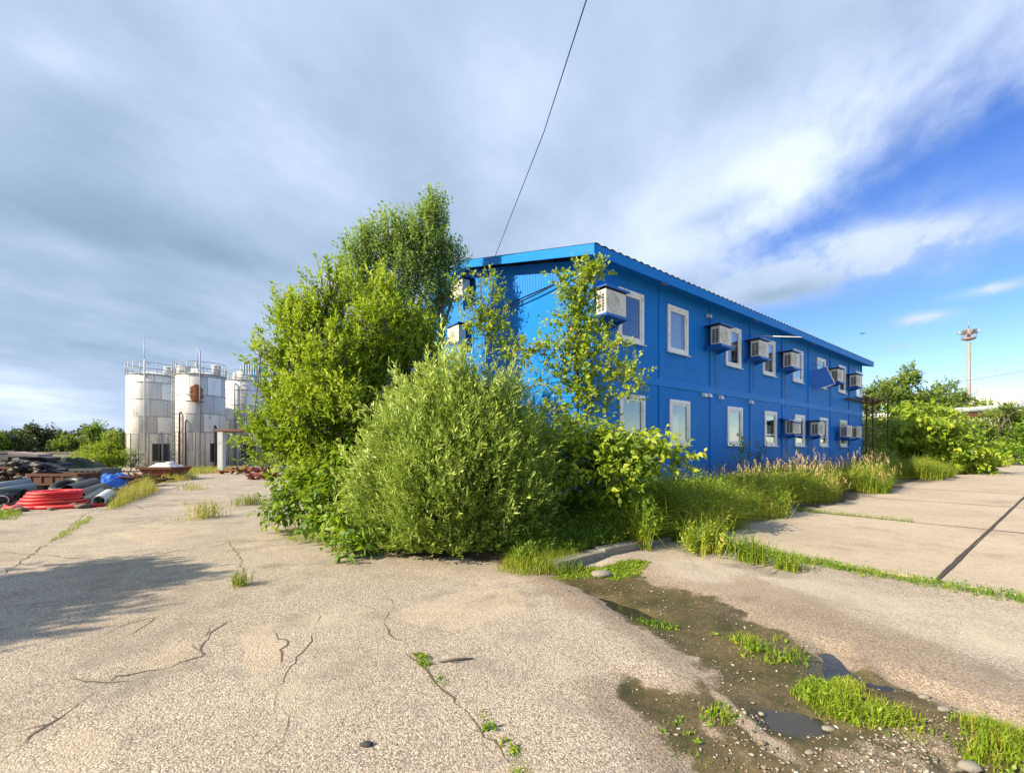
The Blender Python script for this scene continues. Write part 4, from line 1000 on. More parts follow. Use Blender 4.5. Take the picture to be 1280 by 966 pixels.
# rusty beam / trough
def trough(px0, px1, py, Y, h, dpt, mat, label, name='steel_trough', tilt=0):
    a = W(px0, py, Y); b = W(px1, py, Y); L = b[0] - a[0]
    t = thing(name, label, 'trough', (a[0], Y, a[2] - h), tilt)
    m = MB(); th = .05
    m.box(0, L, 0, th, 0, h).box(0, L, dpt - th, dpt, 0, h).box(0, th, th, dpt - th, 0, h).box(L - th, L, th, dpt - th, 0, h).box(th, L - th, th, dpt - th, 0, .04)
    m.build('body', M[mat], t)
    r = MB().box(-.03, L + .03, -.04, -.002, h - .09, h + .01).box(-.03, L + .03, -.04, -.002, 0, .07)
    for x in np.linspace(.1, L - .15, 5): r.box(x, x + .06, -.035, -.002, .072, h - .092)
    r.build('rib', M[mat], t)
    g = a[2] - h
    if g > .1: MB().box(.2, .5, .1, dpt - .1, -g, -.002).box(L - .5, L - .2, .1, dpt - .1, -g, -.002).build('block', M['timber'], t)
trough(-20, 30, 583, 17.0, .75, 1.0, 'rust', 'dark rusty steel trough at the left edge')
trough(34, 97, 592, 16.0, .42, .9, 'rust', 'long low rusty trough in the middle of the scrap')
trough(88, 122, 586, 18.5, .45, 1.2, 'board', 'pale grey metal trough leaning behind the blue tarpaulin', tilt=R(8))
# stacked boards
bl = 0
names = ['topmost pale board on the dark timber stack', 'dark timber board second from the stack top', 'dark board jutting from the right of the stack', 'thin grey board across the stack', 'dark timber board at mid height of the stack', 'grey slanting board sliding off the stack', 'dark split board near the stack foot', 'short dark board wedged into the stack', 'long dark board along the left of the stack', 'pale narrow board in the stack middle', 'dark plank leaning down the stack side', 'grey broken plank at the right of the stack', 'dark sleeper low in the stack', 'dark sleeper at the bottom of the stack', 'crooked dark board behind the troughs', 'short grey board lying on the troughs']
spots = [(24, 54, 566, 19.0, 'pinkboard', .10, 6), (-20, 34, 565, 20.5, 'timber', .12, -3), (10, 62, 570, 19.6, 'timber', .16, 4), (8, 40, 573, 19.0, 'board', .08, -6), (-20, 40, 574, 20.0, 'timber', .2, 3), (30, 66, 578, 18.8, 'board', .08, 14),
         (-18, 50, 581, 19.6, 'timber', .18, -4), (38, 74, 584, 18.6, 'timber', .12, 10), (-20, 24, 570, 19.0, 'timber', .14, 2), (12, 44, 578, 18.5, 'board', .08, -3), (48, 80, 581, 19.2, 'timber', .1, 18), (44, 76, 588, 18.0, 'board', .08, 6), (-20, 60, 588, 19.4, 'timber', .24, 0), (-20, 70, 595, 19.4, 'timber', .24, 2), (55, 82, 577, 20, 'timber', .1, 12), (46, 60, 586, 17.4, 'board', .06, 5)]
for (p0, p1, py, Y, mt, h, tl), lab in zip(spots, names):
    a = W(p0, py, Y); b = W(p1, py, Y); L = b[0] - a[0]
    o = MB().box(-L / 2, L / 2, -.3 - .3 * rng.random(), .4, -h, 0).build('timber_board', M[mt]); o.location = ((a[0] + b[0]) / 2, Y, a[2]); o.rotation_euler = (R(rng.uniform(-6, 6)), R(tl), R(rng.uniform(-18, 18)))
    tag(o, lab, 'board', 'boards heaped in the scrap yard')
# dark heap of rubble below the boards
def heap(px0, px1, ptop, Y, dep, mat, name, label, cat_, seed, rough=.35, kind=None):
    a = W(px0, ptop, Y); b = W(px1, ptop, Y); cx = (a[0] + b[0]) / 2; rx = (b[0] - a[0]) / 2; h = a[2]
    n = 46; g = np.linspace(-1, 1, n); x, y = np.meshgrid(g, g); rr = np.hypot(x, y)
    z = np.clip(1 - rr ** 2, 0, None) ** .7 * h * (1 - rough + 2 * rough * fbm(x * 3 + seed, y * 3, 4, seed)); z = np.where(rr > .97, -.05, z)
    V = np.stack([x * rx, y * dep, z], -1).reshape(-1, 3); ii = (np.arange(n - 1)[:, None] * n + np.arange(n - 1)[None]).ravel()
    o = link(name, np_mesh(name, V, np.stack([ii, ii + 1, ii + n + 1, ii + n], 1), smooth=True), mat); o.location = (cx, Y, gz(cx, Y)); return tag(o, label, cat_, kind=kind)
heap(-30, 88, 575, 20.8, 1.6, M['timber'], 'rubble_heap', 'dark heap of rubble under the stacked boards', 'rubble heap', 3)
heap(124, 163, 592, 18.2, .9, M['tarp'], 'blue_tarpaulin', 'crumpled blue tarpaulin over a low heap', 'tarpaulin', 9, .5)
heap(60, 120, 574, 24, 2.0, M['dark'], 'weed_mound', 'dark weedy mound behind the scrap', 'mound', 12, .5)
for px, py, Y, lab in ((166, 604, 18.5, 'twisted rusty bars right of the blue tarpaulin'), (176, 600, 20.5, 'rusty bent frame in front of the silo foot'), (183, 606, 18.6, 'small rusty scrap by the grass edge')):
    p = W(px, py, Y); b = MB()
    for k in range(14):
        q = rng.normal(size=(3, 3)) * np.array([.42, .3, .22]); q[:, 2] = np.abs(q[:, 2]) + .03; b.tube([tuple(v) for v in q], .03 + .02 * rng.random(), 5)
    put('scrap_bars', b, M['rust'], lab, 'scrap metal', (p[0], p[1]), group='tangled scrap metal')
# rusty tank with white heap
p = W(207, 599, 22.5); t = thing('rusty_skip', 'rusty red skip filled with white powder in front of the silos', 'skip', (p[0], 22.5, 0))
b = MB(); w0, w1, h = .58, .86, .66
b.add([(-w0, -.5, .08), (w0, -.5, .08), (w0, .5, .08), (-w0, .5, .08), (-w1, -.7, h), (w1, -.7, h), (w1, .7, h), (-w1, .7, h), (-w1 + .06, -.64, h), (w1 - .06, -.64, h), (w1 - .06, .64, h), (-w1 + .06, .64, h), (-w1 + .1, -.6, h - .1), (w1 - .1, -.6, h - .1), (w1 - .1, .6, h - .1), (-w1 + .1, .6, h - .1)],
      [(3, 2, 1, 0), (0, 1, 5, 4), (1, 2, 6, 5), (2, 3, 7, 6), (3, 0, 4, 7), (4, 5, 9, 8), (5, 6, 10, 9), (6, 7, 11, 10), (7, 4, 8, 11), (8, 9, 13, 12), (9, 10, 14, 13), (10, 11, 15, 14), (11, 8, 12, 15)])
b.build('body', M['rustred'], t)
MB().box(-w1 - .04, w1 + .04, -.76, -.702, h - .1, h + .02).box(-.5, -.4, -.45, .45, -.02, .078).box(.4, .5, -.45, .45, -.02, .078).build('rim', M['rust'], t)
m = 24; g = np.linspace(-1, 1, m); x, y = np.meshgrid(g, g); z = .34 * np.clip(1 - np.maximum(abs(x), abs(y)) ** 1.6, 0, None) * (.6 + .8 * fbm(x * 3, y * 3, 3, 4))
ii = (np.arange(m - 1)[:, None] * m + np.arange(m - 1)[None]).ravel()
link('powder_heap', np_mesh('powder_heap', np.stack([x * (w1 - .11), y * .58, z + h - .098], -1).reshape(-1, 3), np.stack([ii, ii + 1, ii + m + 1, ii + m], 1), smooth=True), M['chalk'], t)
for px, py, Y, sx, lab in ((305, 590, 27.5, .75, 'rust red scrap heap to the right of the concrete post'), (330, 597, 22.5, .5, 'orange rusty scrap close to the left tree'), (322, 589, 28.5, .6, 'dark red scrap heap behind the orange scrap')):
    p = W(px, py, Y); b = MB()
    for k in range(16):
        c = rng.normal(size=3) * np.array([sx, .3, .12]); a = rng.random() * 3; b.box(-.3, .3, -.1, .1, -.05, .05, Matrix.Translation((c[0], c[1], abs(c[2]) + .12)) @ Matrix.Rotation(a, 4, 'Z') @ Matrix.Rotation(rng.normal() * .4, 4, 'Y'))
    put('scrap_heap', b, M['rustred'], lab, 'scrap heap', (p[0], p[1]), group='heaps of rusty scrap by the silos')
# small dark rubble strewn through the scrap yard
q = np.concatenate([in_poly(GP([(-40, 640), (20, 640), (120, 634), (150, 612), (190, 602), (180, 597), (100, 600), (-60, 600)]), 420), in_poly(GP([(-60, 600), (110, 600), (120, 590), (-60, 588)]), 300)])
V, Fq, T = stones(p3(q, gzv(q) + .03), rng.uniform(.05, .26, len(q))); tag(link('yard_rubble', np_mesh('yard_rubble', V, Fq, T * .35), M['gravel']), kind='stuff')
qx = rng.uniform(-15, 100, 900); qy = rng.uniform(16.6, 20.5, 900); zt_ = 1.25 * smooth(105, 40, qx) * (.4 + .6 * vnoise(qx * .08, qy * 1.2, 13)); qz = zt_ * rng.random(900) ** .4
V, Fq, T = stones(np.stack([(qx - 640) / F * qy, qy, qz], 1), rng.uniform(.06, .30, 900)); tag(link('scrap_rubble', np_mesh('scrap_rubble', V, Fq, T ** 2 * .5), M['darkscrap']), kind='stuff')
# far wall on the left
a = W(-60, 566, 60); b = W(100, 566, 60)
o = MB().box(a[0], b[0], 59.9, 60.1, 0, a[2] - .02).box(a[0], b[0], 59.8, 60.2, a[2] - .02, a[2] + .12).build('boundary_wall', M['concrete_old']); tag(o, 'long pale concrete wall in front of the far trees', 'wall')

# ------------------------------------------------------------------ RIGHT BACKGROUND
p = W(1211, 490, 90); t = thing('light_mast', 'tall floodlight mast with an antenna beyond the trees', 'mast', (p[0], 90, 0))
zt = EYE + (HY - 428) / F * 90
MB().tube([(0, 0, 0), (0, 0, zt * .55), (0, 0, zt)], [.42, .36, .30], 16).build('pole', M['galv'], t)
zp = EYE + (HY - 424) / F * 90
MB().lathe([(.35, -.3), (1.1, .0), (1.1, .2), (.35, .22)], 12, (0, 0, zp)).build('platform', M['redwhite'], t)
b = MB().torus((0, 0, zp + 1.2), 1.1, .05, 24, 4)
for k in range(12): a = k * math.pi / 6; b.tube([(1.1 * math.cos(a), 1.1 * math.sin(a), zp + .2), (1.1 * math.cos(a), 1.1 * math.sin(a), zp + 1.2)], .05, 4)
b.build('railing', M['redwhite'], t)
MB().tube([(0, 0, zp), (0, 0, zp + 2.2)], .28, 10).build('cabinet', M['redwhite'], t)
MB().tube([(0, 0, zp + 2.2), (0, 0, EYE + (HY - 399) / F * 90)], [.10, .05], 6).build('antenna', M['steel'], t)
for k in range(6):
    a = k * math.pi / 3 + .3; Mx = Matrix.Translation((1.4 * math.cos(a), 1.4 * math.sin(a), zp + 1.5)) @ Matrix.Rotation(a, 4, 'Z') @ Matrix.Rotation(R(35), 4, 'Y')
    MB().box(-.15, .15, -.36, .36, -.28, .28, Mx).tube([tuple(Mx @ Vector((0, 0, -.35))), (1.0 * math.cos(a), 1.0 * math.sin(a), zp + .9)], .05, 4).build('floodlight', M['steel'], t)
# pipeline on trestles
t = thing('pipeline', 'long pale pipeline on trestles running behind the right hand bushes', 'pipeline', (0, 0, 0))
a = W(1040, 524.5, 58); b = W(1330, 504, 50)
dv = b - a
for k, (dz, dy) in enumerate(((0, 0), (.02, 1.1))): MB().tube([tuple(a + np.array([0, dy, dz])), tuple(b + np.array([0, dy, dz]))], .38, 12).build('pipe', M['pipepale'], t)
MB().tube([tuple(a + np.array([0, -.5, -.75])), tuple(b + np.array([0, -.5, -.75]))], .28, 10).build('pipe', M['rust'], t)
for f in np.linspace(.05, .95, 6):
    q = a + dv * f; MB().box(q[0] - .12, q[0] + .12, q[1] + .1, q[1] + .4, 0, q[2] - 1.02).box(q[0] - .1, q[0] + .1, q[1] - 1, q[1] + 1.6, q[2] - 1.16, q[2] - 1.02).build('trestle', M['rust'], t)
def white_heap(px0, px1, ptop, Y, label, seed): heap(px0, px1, ptop, Y, 7, M['chalk'], 'salt_heap', label, 'heap', seed, .18)
white_heap(1212, 1272, 484, 85, 'rounded white heap right of the mast foot', 2); white_heap(1256, 1330, 485, 88, 'white heap cut by the right picture edge', 5)
# bird
t = thing('bird', 'small dark bird gliding in the blue sky past the roof end', 'bird', tuple(W(1078, 417, 38)))
bb = MB(); V = [(-.33, 0, .03), (-.12, .06, .05), (0, .10, .02), (.12, .06, .05), (.33, 0, .03), (.12, -.05, .04), (0, -.14, 0), (-.12, -.05, .04), (0, 0, .05), (0, 0, -.04)]
bb.add(V, [(0, 1, 8), (0, 8, 7), (1, 2, 8), (2, 3, 8), (3, 4, 8), (4, 5, 8), (5, 6, 8), (6, 7, 8), (0, 9, 1), (0, 7, 9), (1, 9, 2), (2, 9, 3), (3, 9, 4), (4, 9, 5), (5, 9, 6), (6, 9, 7)]); bb.build('body', M['bird'], t)

# ------------------------------------------------------------------ VEGETATION
def LW(px, py, Y, rp, n, ry=None, rv=None):           # lobe from picture position: radius in photograph pixels at that depth
    s = Y / F; rx = rp * s; rz = (rv if rv else rp) * s
    return (W(px, py, Y), (rx, ry if ry else rx, rz), n)
# tall grey-green tree against the sky
x, y = -2.75, 12.4
tree('poplar_tree', 'tall loose grey-green tree rising highest against the sky', 'tree', (x, y, .1),
     [LW(455, 328, 12.2, 28, 260), LW(450, 362, 12.2, 28, 220), LW(490, 312, 12.4, 32, 300), LW(530, 305, 12.6, 30, 300, rv=34), LW(542, 275, 12.6, 16, 130, rv=24), LW(556, 335, 12.8, 26, 240), LW(520, 335, 12.5, 36, 320), LW(505, 365, 12.4, 42, 360), LW(548, 376, 12.8, 26, 150), LW(478, 396, 12.0, 40, 260), LW(535, 420, 12.6, 28, 120), LW(500, 450, 12.2, 46, 180)],
     M['poplar'], .10, .046, k=9, twigL=.45, up=1.1, out=.5, trunk_r=.09, shoots=.16, shootL=.6, spread=.75, tint_off=.12)
# bright willow on the left
tree('willow_tree', 'broad bright green willow left of the blue gable', 'tree', (-3.1, 10.3, .1),
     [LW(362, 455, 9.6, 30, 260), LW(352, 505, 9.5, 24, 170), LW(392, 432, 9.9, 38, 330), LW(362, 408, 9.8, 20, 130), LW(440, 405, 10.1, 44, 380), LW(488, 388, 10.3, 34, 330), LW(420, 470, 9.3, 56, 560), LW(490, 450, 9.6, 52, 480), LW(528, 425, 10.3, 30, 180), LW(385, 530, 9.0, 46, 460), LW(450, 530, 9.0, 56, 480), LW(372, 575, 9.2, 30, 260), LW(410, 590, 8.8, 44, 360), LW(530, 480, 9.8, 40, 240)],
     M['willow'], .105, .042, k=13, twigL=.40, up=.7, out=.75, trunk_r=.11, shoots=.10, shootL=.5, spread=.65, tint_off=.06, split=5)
# low hanging branch on the left of the willow, reaching over the yard
tree('willow_sapling', 'young willow leaning out in front of the silos', 'tree', (-5.0, 9.4, .05),
     [LW(326, 445, 9.2, 12, 26), LW(312, 538, 9.3, 11, 26), LW(328, 545, 9.2, 16, 50), LW(345, 562, 9.2, 22, 100)], M['willow'], .10, .04, k=15, twigL=.4, up=.4, out=.9, trunk_r=.035, spread=.6, tint_off=.1)
# round osier bush
def osier():
    c = np.array([-.93, 7.3, .02]); t = thing('osier_bush', 'big round osier bush with narrow upright leaves in the foreground', 'bush', tuple(c))
    parts = []; tb = MB(); n = 8200
    q = norm(rng.normal(size=(n, 3))); q[:, 2] = np.abs(q[:, 2]); el = q[:, 2]
    prof = np.array([1.45, 1.42, 2.95])
    lump = 1 + .16 * (vnoise(q[:, 0] * 3.2 + 7, q[:, 1] * 3.2 + q[:, 2] * 2.5, 31) - .5) * 2 + .09 * rng.normal(size=n)
    Lq = .3
    rad = np.where(rng.random(n) < .72, rng.uniform(.84, 1.0, n), rng.uniform(.35, .85, n))
    Pt = q * prof * (lump * rad)[:, None]
    hz = np.clip(Pt[:, 2] / 3.1, 0, 1); Pt[:, :2] *= (.90 + .95 * hz * (1 - hz))[:, None]; Pt[:, 2] = np.maximum(Pt[:, 2], .02 + .15 * rng.random(n))
    d = norm(q * np.array([.95, .95, .35]) + np.array([0, 0, .85]) + rng.normal(size=(n, 3)) * .28)
    L = rng.uniform(.22, .5, n); b0 = Pt - d * L[:, None] * .7; b0[:, 2] = np.maximum(b0[:, 2], .05)
    t0 = np.clip(.52 + .34 * (Pt[:, 2] / 3.1 - .5) - .10 * Pt[:, 0] + .4 * (rad - .75) + rng.normal(size=n) * .14, 0, 1)  # sunny upper left, shaded foot and dim interior painted into the leaf tint
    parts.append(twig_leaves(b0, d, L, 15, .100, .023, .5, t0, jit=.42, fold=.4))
    for j in range(0, 260):
        e = b0[j]; tb.tube([(e[0] * .12, e[1] * .12, 0), (e[0] * .6, e[1] * .6, e[2] * .45), tuple(e + d[j] * L[j] * .8)], [.013, .009, .003], 4, False)
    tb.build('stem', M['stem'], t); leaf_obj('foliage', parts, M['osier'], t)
osier()
# thin saplings before the gable
def sapling(name, label, base, branches, mat, leafL, leafW, dens, k, r0, spread=.75, tl=.22):
    t = thing(name, label, 'tree', tuple(base)); o = np.asarray(base, float); tb = MB(); parts = []
    for br, rr, wid in branches:
        P = np.array([W(*b) for b in br]); 
        fine = []
        for i in range(len(P) - 1):
            for f in np.linspace(0, 1, 6, endpoint=(i == len(P) - 2)): fine.append(P[i] * (1 - f) + P[i + 1] * f)
        fine = np.array(fine); fine[1:-1] += rng.normal(size=(len(fine) - 2, 3)) * .012
        tb.tube([tuple(p - o) for p in fine], list(np.linspace(rr, rr * .35, len(fine))), 6)
        if wid <= 0: continue
        L = np.linalg.norm(np.diff(P, axis=0), axis=1).sum(); n = max(4, int(L * dens)); idx = rng.random(n) * (len(fine) - 1.001); i0 = idx.astype(int); f = (idx - i0)[:, None]
        c = fine[i0] * (1 - f) + fine[i0 + 1] * f
        off = rng.normal(size=(n, 3)) * wid * np.array([1, 1, .8]); bs = c + off
        d = norm(off + rng.normal(size=(n, 3)) * .05 + np.array([0, 0, .06]))
        parts.append(twig_leaves(bs - o, d, tl * rng.uniform(.6, 1.3, n), k, leafL, leafW, spread, np.clip(rng.normal(size=n) * .2 + .55, 0, 1), big=False))
        for j in range(0, n, 3): tb.tube([tuple(c[j] - o), tuple(bs[j] - o + d[j] * tl * .8)], [.006, .002], 4, False)
    tb.build('trunk', M['bark'], t); leaf_obj('crown', parts, mat, t)
Yp = 8.9
sapling('poplar_sapling', 'thin yellow-green poplar sapling growing before the building corner', (W(722, 560, Yp)[0], Yp, .1),
    [([(722, 646, Yp), (722, 560, Yp), (722, 470, Yp), (726, 400, Yp), (736, 330, Yp)], .028, .0), ([(720, 500, Yp), (721, 430, Yp), (726, 370, Yp), (737, 328, Yp)], .012, .09),
     ([(730, 365, Yp), (742, 342, Yp - .1), (752, 334, Yp - .1)], .008, .05), ([(735, 400, Yp), (715, 372, Yp), (702, 350, Yp)], .008, .09), ([(728, 450, Yp), (690, 436, Yp), (660, 440, Yp), (648, 436, Yp)], .010, .13), ([(726, 470, Yp), (700, 470, Yp), (684, 470, Yp)], .008, .15),
     ([(729, 455, Yp), (752, 436, Yp - .2), (772, 428, Yp - .3)], .009, .10), ([(727, 480, Yp), (760, 462, Yp - .2), (785, 464, Yp - .4), (800, 486, Yp - .5)], .010, .13), ([(726, 500, Yp), (745, 492, Yp), (762, 500, Yp)], .009, .2), ([(724, 520, Yp), (705, 505, Yp), (695, 515, Yp)], .009, .22), ([(726, 440, Yp), (715, 415, Yp), (705, 398, Yp)], .008, .13), ([(733, 410, Yp), (748, 412, Yp), (758, 414, Yp)], .007, .05)],
    M['sapling'], .068, .060, 105, 8, .03)
Yq2 = 9.6
sapling('poplar_sapling', 'slim sapling with few leaves half hidden behind the osier bush', (W(612, 560, Yq2)[0], Yq2, .1),
    [([(612, 650, Yq2), (610, 520, Yq2), (606, 430, Yq2), (600, 350, Yq2)], .022, .0), ([(606, 430, Yq2), (604, 390, Yq2), (600, 340, Yq2)], .01, .13), ([(606, 425, Yq2), (622, 405, Yq2), (628, 390, Yq2)], .008, .1), ([(605, 420, Yq2), (590, 398, Yq2), (575, 352, Yq2)], .008, .07), ([(607, 445, Yq2), (630, 430, Yq2), (646, 428, Yq2)], .008, .10), ([(605, 400, Yq2), (620, 375, Yq2), (616, 350, Yq2)], .007, .07)],
    M['sapling'], .068, .056, 60, 7, .03)
# broad leaved bush right of the osier
def dome_bush(name, label, lobes, mat, lL, lW, k, twigL, base, droop=.25, group=None, crown='foliage', up=.35, tint_off=0.05):
    return tree(name, label, 'bush', base, lobes, mat, lL, lW, k=k, twigL=twigL, up=up, out=.8, trunk_r=.02, big=True, spread=.8, bark='stem', droop=droop, fork=.2, group=group, crown=crown, tint_off=tint_off)
dome_bush('broadleaf_bush', 'broad leaved bush spreading under the corner sapling', [LW(745, 570, 7.9, 36, 130), LW(790, 572, 7.8, 34, 130, rv=22), LW(825, 572, 7.7, 28, 60, rv=12), LW(705, 560, 8.1, 34, 120), LW(735, 590, 7.7, 44, 150), LW(775, 595, 7.5, 34, 90, rv=20)], M['knot'], .125, .075, 7, .38, (W(742, 600, 7.9)[0], 8.0, .12))
# bright herbs left of the osier
dome_bush('knotweed_clump', 'bright large leaved clump between the willow and the osier', [LW(385, 615, 8.2, 32, 130, rv=28), LW(420, 635, 7.6, 34, 130, rv=34), LW(360, 632, 8.4, 22, 70, rv=18), LW(430, 600, 8.0, 30, 100), LW(445, 660, 6.9, 24, 60)], M['herb'], .13, .075, 7, .34, (-3.2, 8.1, .02))
dome_bush('dock_plant', 'low fresh green plant at the left foot of the osier', [LW(443, 690, 6.35, 18, 22, rv=10)], M['herb'], .17, .06, 5, .18, (W(443, 690, 6.35)[0], 6.35, .02))
dome_bush('dock_plant', 'flat creeping plant on the concrete left of the bright clump', [LW(420, 688, 6.7, 14, 16, rv=5)], M['herb'], .08, .045, 6, .14, (W(420, 688, 6.7)[0], 6.8, .02))
# small tree seedling and plants by the facade
dome_bush('seedling', 'slender pale seedling standing against the blue wall', [LW(929, 560, 14.2, 6, 22, rv=18)], M['sapling'], .085, .06, 6, .25, (W(929, 600, 14.2)[0], 14.2, .12))
tree('larch_seedling', 'dark feathery seedling beside the blue wall', 'tree', (W(946, 590, 14.6)[0], 14.6, .12), [LW(946, 575, 14.6, 11, 70, rv=22)], M['dark'], .10, .010, k=16, twigL=.3, up=.6, out=.6, trunk_r=.012, spread=.7)
# hidden thicket behind the bushes against the gable
dome_bush('elder_bush', 'dark leafy bush in the shade between osier and building', [LW(660, 560, 9.4, 40, 90), LW(690, 600, 8.8, 46, 120), LW(640, 620, 9.0, 50, 100)], M['knot'], .12, .065, 7, .4, (.6, 9.2, .1), tint_off=-.1)

# right side, far end of the building
lim = (W(1168, 560, 28)[0], 28.0, .05)
def lime():
    t = thing('lime_bush', 'lime green broad leaved bush spreading over the concrete edge', 'bush', lim); o = np.array(lim); parts = []; tb = MB()
    lay = [(1145, 512, 30, 9), (1128, 528, 26, 7), (1165, 530, 34, 8), (1140, 545, 40, 8), (1180, 548, 38, 8), (1195, 562, 36, 8), (1160, 568, 48, 9), (1205, 575, 26, 8), (1170, 582, 44, 9), (1150, 556, 40, 12), (1185, 575, 40, 12), (1125, 575, 30, 10)]
    for px, py, rp, rv in lay:
        Y = 28 + rng.normal() * .7; n = int(rp * 5.0); c = W(px, py, Y); s = Y / F
        q = rng.normal(size=(n, 3)) * .5; P = c + q * np.array([rp * s, 1.3, rv * s * .7]); P[:, 2] -= .35 * np.abs(q[:, 0]) * s * rp * .6; P[:, 2] = np.maximum(P[:, 2], .15)
        d = norm(q * np.array([1, 1, .15]) + rng.normal(size=(n, 3)) * .3)
        parts.append(twig_leaves(P - o, d, .5, 6, .26, .17, .75, np.clip(rng.normal(size=n) * .2 + .5, 0, 1), big=True, droop=.25))
        tb.tube([(0, 0, 0), tuple((c - o) * .5 + np.array([0, 0, .4])), tuple(c - o)], [.05, .035, .012], 5)
    tb.build('trunk', M['bark'], t); leaf_obj('crown', parts, M['lime'], t)
lime()
def far_tree(label, px, Y, lobes, mat, size, dens=1.0, group=None, name='broadleaf_tree', tr=.2):
    return tree(name, label, 'tree', (W(px, 560, Y)[0], Y, 0), [LW(a, b + (1 if px > 600 else 0), Y + rng.normal() * Y * .02, r, int(n * dens), rv=rv) for a, b, r, rv, n in lobes], mat, size, size * .6, k=9, twigL=size * 2.6, up=.5, out=.7, trunk_r=tr, group=group, spread=.75, p=2.4, split=4)
gT = 'trees behind the far end of the building'
far_tree('tallest pointed tree behind the pipeline', 1140, 62, [(1140, 490, 22, 20, 260), (1135, 475, 12, 12, 110), (1120, 500, 22, 18, 220), (1150, 505, 24, 20, 240)], M['fargreen'], .34, group=gT)
far_tree('rounded tree close to the blue roof end', 1100, 60, [(1098, 492, 18, 18, 240), (1085, 505, 18, 20, 200), (1108, 515, 22, 18, 200)], M['fargreen'], .34, group=gT)
far_tree('spreading grey-green tree left of the mast', 1182, 64, [(1178, 492, 22, 16, 240), (1200, 500, 20, 14, 200), (1170, 508, 24, 16, 200), (1210, 512, 16, 10, 120)], M['fargreen'], .34, group=gT)
gR = 'bushes at the right end of the yard'
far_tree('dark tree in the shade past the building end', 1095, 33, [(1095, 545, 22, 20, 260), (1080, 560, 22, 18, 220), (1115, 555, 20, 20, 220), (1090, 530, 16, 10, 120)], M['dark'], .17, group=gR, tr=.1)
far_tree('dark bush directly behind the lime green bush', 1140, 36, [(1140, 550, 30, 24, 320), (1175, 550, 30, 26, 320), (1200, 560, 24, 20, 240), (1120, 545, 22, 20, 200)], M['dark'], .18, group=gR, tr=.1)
far_tree('mid green bush in front of the pipeline at the right', 1245, 44, [(1245, 532, 24, 16, 320), (1225, 545, 26, 20, 320), (1262, 548, 28, 18, 320), (1240, 562, 34, 12, 240), (1256, 512, 10, 6, 70)], M['fargreen'], .22, group=gR, tr=.12)
far_tree('green bush cut by the right picture edge', 1300, 42, [(1288, 532, 20, 20, 300), (1310, 540, 34, 22, 300), (1285, 555, 34, 16, 340), (1320, 560, 34, 14, 240)], M['herb'], .2, group=gR, tr=.12)
far_tree('bush half hidden behind the lime green bush, beside the road', 1215, 50, [(1212, 540, 20, 20, 220), (1200, 530, 16, 14, 120)], M['fargreen'], .22, group=gR, tr=.12)
far_tree('ferny shrub under the bare air conditioners', 1085, 25, [(1078, 572, 14, 12, 130), (1092, 580, 18, 10, 130), (1105, 572, 14, 8, 90)], M['knot'], .14, group=gR, tr=.04, name='wild_shrub')

far_tree('low bush at the foot of the white heap by the road', 1268, 48, [(1262, 560, 22, 9, 200), (1290, 560, 22, 9, 200), (1235, 562, 18, 8, 150)], M['fargreen'], .2, group=gR, tr=.08)
# left background
gL = 'trees along the far left horizon'
far_tree('dark pointed conifer group tree at the horizon', 40, 110, [(38, 552, 9, 16, 150), (42, 540, 4, 8, 60)], M['conifer'], .55, group=gL)
far_tree('broad dark tree right of the pointed conifer', 58, 112, [(58, 549, 14, 15, 200)], M['conifer'], .55, group=gL)
far_tree('green tree at the very left of the horizon', 4, 100, [(4, 552, 14, 14, 200), (-14, 550, 14, 16, 160)], M['fargreen'], .5, group=gL)
far_tree('mid green tree between the left edge and the conifer', 22, 108, [(22, 556, 12, 13, 180)], M['conifer'], .5, group=gL)
far_tree('pale domed tree in the middle of the far row', 84, 105, [(84, 558, 11, 10, 160)], M['fargreen'], .5, group=gL)
far_tree('round tree before the yellow-green bush', 106, 110, [(106, 556, 10, 12, 160)], M['conifer'], .5, group=gL)
far_tree('tall mid green tree behind the yellow-green bush', 122, 90, [(122, 541, 9, 10, 150), (126, 560, 16, 12, 200)], M['fargreen'], .45, group=gL)
far_tree('low dark tree filling the gap by the silo', 150, 100, [(148, 556, 14, 10, 160)], M['conifer'], .5, group=gL)
far_tree('sunny yellow-green bush left of the silos', 138, 30, [(142, 560, 18, 18, 260), (130, 572, 20, 14, 220), (150, 575, 12, 12, 120), (122, 578, 16, 10, 120)], M['lime'], .13, tr=.06, name='wild_shrub')
far_tree('light green bush behind the scrap heap', 108, 40, [(106, 572, 18, 12, 200), (94, 580, 18, 10, 150), (120, 568, 10, 10, 90)], M['fargreen'], .16, tr=.06, name='wild_shrub')
far_tree('sparse thin shrub before the left silo', 163, 31, [(164, 566, 7, 14, 20), (172, 578, 10, 8, 24)], M['poplar'], .12, tr=.03, name='wild_shrub')
# belt of far woods closing the horizon
n = 42000; ang = rng.uniform(R(-62), R(62), n); dd = rng.uniform(230, 300, n); P = np.stack([np.sin(ang) * dd / np.cos(ang * .0), np.cos(ang) * dd, rng.random(n) ** .8 * (5 + 4.5 * fbm(ang * 30, ang * 0, 4, 5) * 1.6)], 1)
parts = [leaf_arrays(P, norm(rng.normal(size=(n, 3)) + np.array([0, 0, .8])), 1.5, 1.2, rng.random(n))]
o = leaf_obj('distant_woods', parts, M['conifer']); tag(o, kind='stuff')

